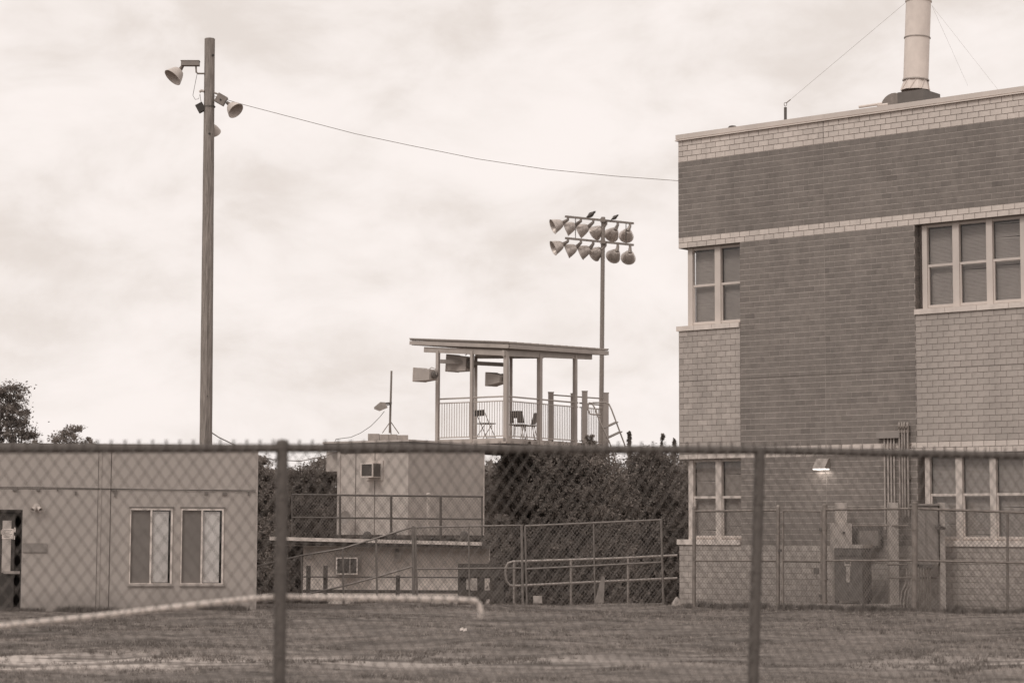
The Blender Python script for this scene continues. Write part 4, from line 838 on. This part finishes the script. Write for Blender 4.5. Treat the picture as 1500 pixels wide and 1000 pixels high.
# ------------------------------------------------------------------ STADIUM LIGHT POLE
YL=90.; Lp=thing('stadium_light_pole','tall steel light pole with two crossbars behind the deck','light pole',(at(881,600,YL).x,YL,-2))
b0=at(880.5,640,YL); t0=at(883.5,318,YL); dl=(t0-b0)/(t0.z-b0.z); o=MB(); o.tube(b0+dl*(-2-b0.z),t0,.115,.085,12); o.build('pole_shaft',M_galvd,Lp,smooth=True)
def armp(x,row): f=(x-883)/99; return at(x,(322.7 if row==0 else 354.3)+f*10, YL-.1+f*1.6)
for row in (0,1): o=MB(); o.beam(armp(828,row),armp(928,row),.07,.085); o.build('crossbar',M_galvd,Lp)
for x in (843,917): o=MB(); o.tube(armp(x,0),armp(x,1),.018,n=6); o.build('tie_rod',M_dgrey,Lp)
for row in (0,1): c=armp(883,row); o=MB(); o.box(c,.2,.2,.16); o.build('bracket',M_galvd,Lp)
pos=[[(832,(817.5,329)),(851,(836,332.5)),(869,(855,335.5)),(888,(877,338)),(905,(898.5,340.5)),(923,(918.5,342))],[(832,(818,360.5)),(851,(837.5,365)),(869,(857.5,367)),(887,(876,369)),(905,(901,372)),(923,(921.5,374))]]
ordn=['leftmost','second from the left','third from the left','fourth, behind the pole','fifth from the left','rightmost']
for row in (0,1):
    for i,(xa,(cx,cy_)) in enumerate(pos[row]):
        f=(xa-883)/99; Yc=YL-.1+f*1.6; th2=[-.25,.05,.25,.75,1.2,1.45][i]; ax=Vector((-math.cos(th2),math.sin(th2),-.42)).normalized(); c=at(cx,cy_,Yc+.15); R=.30
        t=thing('flood_light','%s bowl light on the %s crossbar'%(ordn[i],('upper','lower')[row]),'flood light',c,'bowl lights on the stadium light pole')
        D=.42; base=c-ax*D*.5
        pr=[(0,.02),(0,R*.34)]+[(D*k/6,R*(.34+.66*(k/6)**.62)) for k in range(1,7)]+[(D+.03,R*1.08),(D+.03,R*1.0)]+[(D*k/6,R*.96*(.3+.66*(k/6)**.62)) for k in range(5,0,-1)]+[(D*.1,.01)]
        o=MB(); o.lathe(base,ax,pr,20); o.build('reflector',M_refl,t,smooth=True)
        a_=armp(xa,row); o=MB(); o.path([a_,a_+Vector((0,0,-.12)),base],[.05,.06,.09],8); o.build('neck',M_galvd,t,smooth=True)
def bird(label,px,py,s,flip):
    c=at(px,py,YL-.1); t=thing('bird',label,'bird',c,'birds on the stadium light pole')
    fx=-1 if flip else 1; ax=Vector((fx*.8,0,.60)).normalized()     # body axis tail->head
    o=MB(); L_=.34*s; base=c-ax*L_*.5
    prof=[(0,.012),(.10,.02),(.2,.045),(.36,.078),(.52,.088),(.66,.075),(.78,.052),(.86,.042),(.93,.044),(1.0,.034),(1.06,.012),(1.12,.004)]
    o.lathe(base,ax,[(h*L_,r*s) for h,r in prof],12); bo=o.build('body',M_blk,t,smooth=True)
    o=MB(); q=base; tl_=q-ax*.12*s; y=Vector((0,1,0)); o.hexa([q-y*.02,q+y*.02,tl_+y*.035,tl_-y*.035,q-y*.02+Vector((0,0,.018)),q+y*.02+Vector((0,0,.018)),tl_+y*.035+Vector((0,0,.01)),tl_-y*.035+Vector((0,0,.01))]); o.build('tail',M_blk,t)
    for sg in (-1,1):
        o=MB(); w0=c+ax*.08*s+y*sg*.075*s; w1=c-ax*.19*s+y*sg*.05*s+Vector((0,0,.03*s)); o.path([w0,(w0+w1)/2+y*sg*.012,w1],[.035*s,.045*s,.008],6); o.build('wing',M_dgrey,t,smooth=True)
        o=MB(); l0=c-ax*.03*s+y*sg*.03-Vector((0,0,.05*s)); l1=Vector((l0.x,l0.y,armp(px,0).z+.045)); o.tube(l0,l1,.008,n=5); o.build('leg',M_dgrey,t)
bird('larger dark bird perched left of the light pole top',865.5,314.6,1.25,False); bird('smaller dark bird perched right of the light pole top',900.5,318.6,.98,False)
# ------------------------------------------------------------------ FENCES IN THE MIDDLE
M_fm=mat('mid_fence_steel',.22,.5,.2,12,metal=.3)
YF=44.6
def G(x,y,Y=YF): return at(x,y,Y)
sf=thing('ramp_fence','chain link fence climbing a ramp beside the cream building','fence',G(490,888))
top=[(372,830),(441,813.5),(502,803),(551,788),(605,771)]; bt=[(372,886),(441,872),(502,858),(551,845),(605,829)]
for (x,y) in top: o=MB(); o.tube(G(x+2,905),G(x,y),.022 if x not in (605,) else .03,n=8); o.build('post',M_fm,sf,smooth=True)
for row in (top,bt): o=MB(); o.path([G(x,y) for x,y in row],.019,8); o.build('rail',M_fm,sf,smooth=True)
o=MB()
for i in range(4): mesh_fence(o,G(top[i][0],900),G(top[i+1][0],900),G(*top[i+1]),G(*top[i]),r=.0034)
o.build('wire_mesh',M_meshb,sf,kind='stuff')
fp=thing('chain_link_fence','level chain link run between the ramp and the gate, shrub behind','fence',G(690,888))
for (x0,y0,x1,y1,r) in ((606,905,605,770,.028),(612,905,608,771,.022),(688,905,686.5,773,.018)): o=MB(); o.tube(G(x0,y0),G(x1,y1),r,n=8); o.build('post',M_fm,fp,smooth=True)
for (ya,yb) in ((772,769),(833,831.5)): o=MB(); o.tube(G(606,ya),G(764,yb),.017,n=8); o.build('rail',M_fm,fp,smooth=True)
o=MB(); mesh_fence(o,G(608,898),G(763,898),G(763,769),G(608,772),r=.0034); o.build('wire_mesh',M_meshb,fp,kind='stuff')
gt=thing('fence_gate','long chain link gate panel, tilted up to the right','gate',G(868,888,44.2))
Yg=44.2
for (x0,y0,x1,y1,r) in ((766,892,764,768,.026),(772,891,769,770,.02),(872,890,869.5,767,.018),(972,886,968.5,760,.024)): o=MB(); o.tube(G(x0,y0,Yg),G(x1,y1,Yg),r,n=8); o.build('post',M_fm,gt,smooth=True)
for (xa,ya,xb,yb) in ((769,770,969,761),(770,833,970,823),(770,889.5,972,884)): o=MB(); o.tube(G(xa,ya,Yg),G(xb,yb,Yg),.02,n=8); o.build('rail',M_fm,gt,smooth=True)
o=MB(); mesh_fence(o,G(771,889,Yg),G(971,884,Yg),G(969,761,Yg),G(769,770,Yg),r=.0034); o.build('wire_mesh',M_meshb,gt,kind='stuff')
hr=thing('ramp_handrail','two bar tube handrail with a rounded end behind the gate','handrail',G(860,888,45.3)); Yh=45.3
M_hr=mat('handrail_steel',.40,.45,.12,8,metal=.3)
o=MB(); H=lambda x,y: G(x,y,Yh)
o.path([H(992,813),H(900,817.5),H(752,822),H(745,824),H(741,830),H(740.5,842),H(742,851),H(747,857),H(756,857.5),H(900,850.5),H(992,846.5)],.026,10); o.build('rail',M_hr,hr,smooth=True)
for (x,y) in ((753,822),(836.5,820),(920,816.5)): o=MB(); o.tube(H(x,905),H(x,y),.026,n=10); o.build('post',M_hr,hr,smooth=True)
# dark board fence in front of the concession wall
db=thing('board_fence','dark post and board fence below the lower air conditioner','fence',G(560,888,49)); Yb=49.
for (x0,x1,y0) in ((449,455,828),(474,480,828),(580,586,842),(671,690,825),(699,710,827),(724,729,840)):
    a=at(x0,y0,Yb); b_=at(x1,y0,Yb); o=MB(); o.box(((a.x+b_.x)/2,Yb,(a.z-1.5)/2),b_.x-a.x,.1,a.z+1.5); o.build('post',M_board,db)
for (xa,xb,y0,y1) in ((444,732,843.5,846.5),(444,732,863,869),(671,732,825,845),(671,732,865,877)):
    a=at(xa,y0,Yb-.08); b_=at(xb,y1,Yb-.08); o=MB(); o.box(((a.x+b_.x)/2,Yb-.08-(.0 if xa==444 else .03),(a.z+b_.z)/2),b_.x-a.x,.03,a.z-b_.z); o.build('board',M_board,db)
for (x0,y0,x1,y1) in ((660,877,664,892),(728,850,738,892)):
    a=at(x0,y0,Yb-.1); b_=at(x1,y1,Yb-.1); o=MB(); o.box(((a.x+b_.x)/2,Yb-.12,(a.z+b_.z)/2),b_.x-a.x,.03,a.z-b_.z); o.build('board',M_board,db)
def sign(x0,y0,x1,y1,Y,label,name='sign'):
    a=at(x0,y0,Y); b_=at(x1,y1,Y); o=MB(); o.box(((a.x+b_.x)/2,Y,(a.z+b_.z)/2),b_.x-a.x,.02,a.z-b_.z); return tag(o.build(name,M_pale,loc=((a.x+b_.x)/2,Y,b_.z)),label,'sign')
sign(683,848,699,863,Yb-.2,'blank pale square sign on the dark boards'); sign(781,872,794,883,Yg-.1,'small pale sign low on the gate mesh')
# leaning pointed board
o=MB(); o.prism([at(869,889,44.0),at(884,890,44.0),at(886,846,44.0),at(884,843,44.0),at(881,845,44.0)],(0,.05,0)); tag(o.build('pointed_board',M_grey,loc=at(877,889,44)),'tall pointed grey board leaning against the gate','board')
def rubble(label,cx,cy_,Y,w,h,seed,m_,name='rubble',sx=1):
    rr2=random.Random(seed); c=at(cx,cy_,Y); o=MB(); n=9; prof=[]
    W=w*Y/F/2; Hh=h*Y/F
    rings=[]
    for j in range(6):
        f=j/5; ring=[]
        for k in range(n):
            t=2*math.pi*k/n; r_=(math.cos(f*1.5)**.7 if f<1 else .02)*(1+rr2.uniform(-.22,.22)); ring.append(c+Vector((math.cos(t)*W*r_,math.sin(t)*W*.6*r_,Hh*f-.02)))
        rings.append(ring)
    o.add([p for r in rings for p in r],[(j*n+k,j*n+(k+1)%n,(j+1)*n+(k+1)%n,(j+1)*n+k) for j in range(5) for k in range(n)]); o.f.append(tuple(5*n+k for k in range(n))); o.m.append(0); o.tone.append(0)
    return tag(o.build(name,m_,loc=c,smooth=False),label,'rubble' if name=='rubble' else name)
rubble('broken concrete lump at the foot of the rounded handrail end',752,893,43.2,28,8,1,M_conc); rubble('upright broken concrete shard beside the gate post',766,893,43.1,9,12,2,M_conc); rubble('low pale concrete rubble right of the gate post',790,892,43.3,26,5,3,M_conc)
rubble('rounded pale sack against the brick corner',991,890,41.5,14,18,4,M_pale,'sack'); rubble('flat pale slab of rubble beside the cream building corner',408,892,41.0,46,7,6,M_conc); rubble('low rubble heap under the ramp fence',610,892,43,26,6,7,M_conc)
for (x,y,Yy,lb) in ((676,932,31.5,'small pale scrap of litter lying in the middle of the grass'),(681,933,31.4,'tiny curled scrap beside the pale litter on the grass')):
    c=at(x,y,Yy); zz0=float(gz(c.x,Yy)); c=Vector((c.x,Yy,zz0+.02)); o=MB(); o.add([c+Vector((-.025,0,0)),c+Vector((.03,.01,.012)),c+Vector((.02,.03,.05)),c+Vector((-.02,.025,.035)),c+Vector((-.01,.05,.0))],[(0,1,2,3),(0,3,4)]); tag(o.build('litter',M_white,loc=c),lb,'litter')
# kerb strip under the gate
a=at(775,889.5,43.6); b_=at(980,888,43.9); o=MB(); o.beam(a-Vector((0,0,.08)),b_-Vector((0,0,.08)),.2,.2); kb=o.build('kerb',M_conc,kind='structure'); kb['label']='pale concrete kerb under the gate'
# ------------------------------------------------------------------ SERVICE YARD FENCE (right)
yard=thing('yard_fence','chain link yard fence with a gate in front of the brick building','fence',at(1208,890,37.6))
Ys={1017:40.6,1140:39.3,1208:38.4,1340:36.6,1476:36.75,1540:36.7}
def yf(x):
    xs_=sorted(Ys); return float(np.interp(x,xs_,[Ys[k] for k in xs_]))
def Q(x,y): return at(x,y,yf(x))
topy=lambda x: float(np.interp(x,[1017,1340,1540],[748.5,744.5,752])); midy=lambda x: float(np.interp(x,[1017,1340,1540],[821,820.5,825]))
for (x,y0,r) in ((1017,742,.035),(1140,740,.036),(1208,738,.045),(1340,735,.048),(1476,752,.022),(1540,745,.04)):
    o=MB(); o.tube(Q(x-.5,905),Q(x,y0+3),r,n=12); o.lathe(Q(x,y0+3),(0,0,1),[(0,r*1.1),(.02,r*1.1),(.045,r*.6),(.05,.002)],12); o.build('post',M_galvd,yard,smooth=True)
for (a_,b2) in ((1018,1140),(1208,1340),(1340,1540)):
    for fy,r in ((topy,.021),(midy,.018)): o=MB(); o.tube(Q(a_,fy(a_)),Q(b2,fy(b2)),r,n=8); o.build('rail',M_galvd,yard,smooth=True)
    o=MB(); mesh_fence(o,Q(a_,899),Q(b2,899),Q(b2,topy(b2)-1.5),Q(a_,topy(a_)-1.5),w=.07,h=.075,r=.0034); o.build('wire_mesh',M_meshb,yard,kind='stuff')
o=MB(); 
for x in (1147,1203.5): o.tube(Q(x,892),Q(x,748),.021,n=8)
g_=o.build('gate',M_galvd,yard,smooth=True)
for y in (748,821,891): o=MB(); o.tube(Q(1147,y),Q(1203.5,y+.5),.018,n=8); o.build('rail',M_galvd,g_,smooth=True)
o=MB(); mesh_fence(o,Q(1147,891),Q(1203.5,891),Q(1203.5,748),Q(1147,748),w=.07,h=.075,r=.0034); o.build('wire_mesh',M_meshb,g_,kind='stuff')
for (x,y) in ((1204,775),(1204,872),(1144,806)): o=MB(); o.box(Q(x,y),.10,.09,.05); o.build('hinge',M_dgrey,g_)
o=MB(); o.box(Q(1196,836),.09,.06,.10); o.build('latch',M_dgrey,g_)
for x in (1208,1340):
    for y in (775,812,848,880): o=MB(); q=Q(x,y); o.lathe(q,(0,0,1),[(-.012,.050),(-.012,.056),(.012,.056),(.012,.050)],12); o.build('clamp',M_galvd,yard)
# ------------------------------------------------------------------ YARD EQUIPMENT
YE=38.9
def EB(x0,y0,x1,y1,Y,dep,m_,name,par,rot=True):
    a=at(x0,y0,Y); b_=at(x1,y1,Y); o=MB(); c=Vector(((a.x+b_.x)/2,Y+dep/2,(a.z+b_.z)/2)); o.box(c,b_.x-a.x,dep,a.z-b_.z); return o.build(name,m_,par)
tf=thing('transformer','squat dark transformer cabinet with a pale lid edge behind the fence','transformer',at(1262,888,YE))
yaw=math.radians(-24); ux=Vector((math.cos(yaw),math.sin(yaw),0)); uy=Vector((-ux.y,ux.x,0)); A0=at(1263,806,38.2)
def TB(x0,x1,d0,d1,z0,z1,m_,name,par=tf): o=MB(); o.box(A0+ux*(x0+x1)/2+uy*(d0+d1)/2+Vector((0,0,(z0+z1)/2)),x1-x0,d1-d0,z1-z0,(ux,uy,Vector((0,0,1)))); return o.build(name,m_,par)
z800=at(1260,800,38.2).z-A0.z; z880=at(1260,880,38.2).z-A0.z
# corner at x=1263: left (front) face 1224-1263, right face 1263-1299
wl_=.50; wr_=.62
TB(-wl_,0,0,wr_+.0,z880,z800-.03,M_cab,'body'); TB(-wl_-.02,.02,-.03,wr_+.02,z800-.03,z800+.03,M_pale,'lid'); TB(-wl_+.01,-.01,-.02,-.001,z800-.16,z800-.04,M_dgrey,'hood')
for x in (-wl_+.0,-.06): TB(x,x+.06,.02,.08,z880-.14,z880,M_dgrey,'leg')
TB(-.06,0,wr_-.08,wr_,z880-.14,z880,M_dgrey,'leg')
TB(-.32,-.2,-.006,-.001,z800-.34,z800-.22,M_pale,'warning_label'); TB(-.29,-.22,-.006,-.001,z800-.62,z800-.35,M_pale,'warning_label')
TB(-.30,-.22,-.009,-.0065,z800-.30,z800-.27,M_dgrey,'print'); TB(-wl_+.24,-wl_+.245,-.004,-.0005,z880,z800-.17,M_blk,'door_gap')
o=MB(); c=at(1262,889,38.5); o.box(c,1.3,1.1,.12,(ux,uy,Vector((0,0,1)))); o.build('pad',M_mid,tf)
eq=thing('concrete_post','pale square post with a box on it, left of the transformer','post',at(1234,890,39.6))
EB(1225,735.5,1242,895,39.35,.2,M_pale,'post',eq); EB(1219,766,1249,893,39.1,.24,M_pale,'box',eq)
o=MB(); o.lathe(at(1236,780,39.09),(0,-1,0),[(0,.025),(.03,.02),(.031,.001)],10); o.build('knob',M_blk,eq)
p2=thing('concrete_post','pale square post just left of the tall fence post','post',at(1310,890,39.2)); EB(1302,735.5,1317.5,895,38.7,.2,M_pale,'post',p2)
o=MB(); o.tube(at(1249,769.5,39.0),at(1330,769.5,38.6),.02,n=6); o.build('strut_bar',M_galvd,p2)
p3=thing('concrete_post','pale square post right of the tall fence post, with a valve','post',at(1382,890,38.6)); EB(1376,735.5,1386,895,38.05,.18,M_pale,'post',p3)
o=MB()
for k in range(6): 
    a=random.uniform(0,6.28); o.tube(at(1376+k*1.5,771+(k%3)*2,37.95),at(1376+k*1.5+math.cos(a)*5,771+math.sin(a)*4,37.9),.014,n=6)
o.lathe(at(1374,771,37.95),(0,-1,0),[(0,.05),(.04,.05),(.05,.01)],10); o.build('valve',M_dgrey,p3)
ec=thing('electrical_cabinet','grey steel cabinet behind the tall fence post','cabinet',at(1352,830,38.4)); EB(1340,740,1375,826,38.0,.35,M_grey,'body',ec); EB(1338,737.5,1377,740,37.95,.42,M_grey,'lid',ec)
EB(1342,746,1356,820,37.985,.012,M_grey,'door',ec); EB(1358,746,1373,820,37.985,.012,M_grey,'door',ec); EB(1366,775,1376,822,38.37,.01,M_dgrey,'door_shadow_panel',ec) if False else None
EB(1346,826,1366,831,38.0,.2,M_dgrey,'base',ec)
for k in range(5): o=MB(); x=1347+k*3.9; o.tube(at(x,900,38.05),at(x,831,38.05),.014,n=6); o.build('pipe',M_galvd,ec,smooth=True)
c2=thing('wall_cabinet','flat grey wall panel above the transformer','panel',at(1272,800,39.6)); EB(1250,771,1300,802,39.3,.1,M_dgrey,'back_plate',c2); EB(1256,774,1290,802,39.2,.15,M_cab,'body',c2); EB(1259,777,1287,799,39.19,.012,M_grey,'door',c2)
for k,(x) in enumerate((1320,1326,1332)):
    pass
cdn=thing('conduit','curved steel conduits rising out of the ground behind the tall fence post','conduit',at(1325,890,38.8))
for k in range(3):
    x=1319+k*5; o=MB(); o.path([at(x,900,38.45),at(x,880,38.45),at(x+2,866,38.45),at(x+7,856,38.45),at(x+9,845,38.45),at(x+9,832,38.45)],.016,6); o.build('pipe',M_galv,cdn,smooth=True)
for (x0,x1,y) in ((1300,1330,826.5),(1300,1385,846)): o=MB(); o.tube(at(x0,y,38.6),at(x1,y,38.1),.018,n=6); o.build('strut_bar',M_galvd,cdn)
# ------------------------------------------------------------------ FOREGROUND CHAIN LINK FENCE
t22=math.atan(.40); FU=Vector((math.cos(t22),math.sin(t22),0)); FPl=Plane((0,12.4),FU)
ff=thing('chain_link_fence','near out of focus chain link fence with dark posts and top rail across the picture','fence',(0,12.4,0))
def Ff(x,y,d=0): return FPl.P(x,y,d)
rp_=[(-160,657.5),(60,657),(412,656),(750,657.5),(1107,659),(1440,666),(1640,671)]
o=MB(); rpts=[Ff(x,y) for x,y in rp_]; o.path(rpts,.0245,12); o.build('top_rail',M_fence,ff,smooth=True)
for (xt,yt,xb,yb,cap) in ((413.5,650,409,1000,True),(1113,659,1103,1000,False)):
    a=Ff(xt,yt); b_=Ff(xb,yb); d_=(b_-a); bot=a+d_*((a.z+.05)/(a.z-b_.z)); o=MB(); o.tube(bot,a,.034,.033,16); 
    ob=o.build('post',M_fence,ff,smooth=True)
    if cap: o=MB(); o.lathe(a-Vector((0,0,.03)),(0,0,1),[(0,.036),(.035,.038),(.05,.031),(.058,.002)],14); o.build('post_cap',M_fence,ff,smooth=True)
    for z in (1.75,1.35,.9): 
        q=a+d_*((a.z-z)/(a.z-b_.z)); o=MB(); o.lathe(q,(0,0,1),[(-.004,.033),(-.004,.039),(.004,.039),(.004,.033)],12); o.build('tie',M_wire,ff)
for xx in (-200,1690): a=Ff(xx,657); o=MB(); o.tube((a.x,a.y,-.05),a,.03,n=12); o.build('post',M_fence,ff,smooth=True)
w=.0735/2; hh=.1006; ztopf=0
s_a=FPl.px(-150,700)[0]; s_b=FPl.px(1640,700)[0]
rs=[FPl.px(x,y)[0] for x,y in rp_]; rz=[FPl.px(x,y)[1] for x,y in rp_]
o=MB(); pts=[]; nz=38; 
pts.append((-w*.5+.008,.004,.031)); pts.append((-w*.5-.004,-.003,.024))
for k in range(nz+1):
    sg=1 if k%2 else -1; pts.append((sg*w*.5, .004*sg, .012-hh/2*k))
loc=[FU*p[0]+FPl.n*p[1]+Vector((0,0,p[2])) for p in pts]; o.path(loc,.0032,4,False)
wms=[]
for mir in (1,-1):
    wm=bpy.data.meshes.new('wire'); uu=FU; wm.from_pydata([tuple(Vector(v)-uu*(2*Vector(v).dot(uu)) if mir<0 else Vector(v)) for v in o.v],[],o.f); wm.materials.append(M_wire); wms.append(wm)
n=int((s_b-s_a)/w); cnt=0
for k in range(n):
    s=s_a+k*w; z=float(np.interp(s,rs,rz))+.012
    ob=bpy.data.objects.new('wire',wms[k%2]); COL.objects.link(ob); ob.parent=ff; ob.location=FPl.pt(s,.024,z)-ORG[ff.name]+FPl.n*(.0)
# rope tied to the near fence
o=MB(); rpn=[(-150,932),(0,916.5),(100,906),(200,895),(300,883.5),(380,875),(410,873),(440,874),(520,875),(600,876),(660,877),(697,879),(702,884),(704,893),(704.5,905)]
pts=[Ff(x,y,-.03+.0*i) for i,(x,y) in enumerate(rpn)]; o.path(pts,.0145,8); ro=o.build('rope',M_rope,loc=pts[0],smooth=True); tag(ro,'pale rope tied along the near fence, blurred, with a loose end hanging down','rope')
print('objects',len(bpy.data.objects))
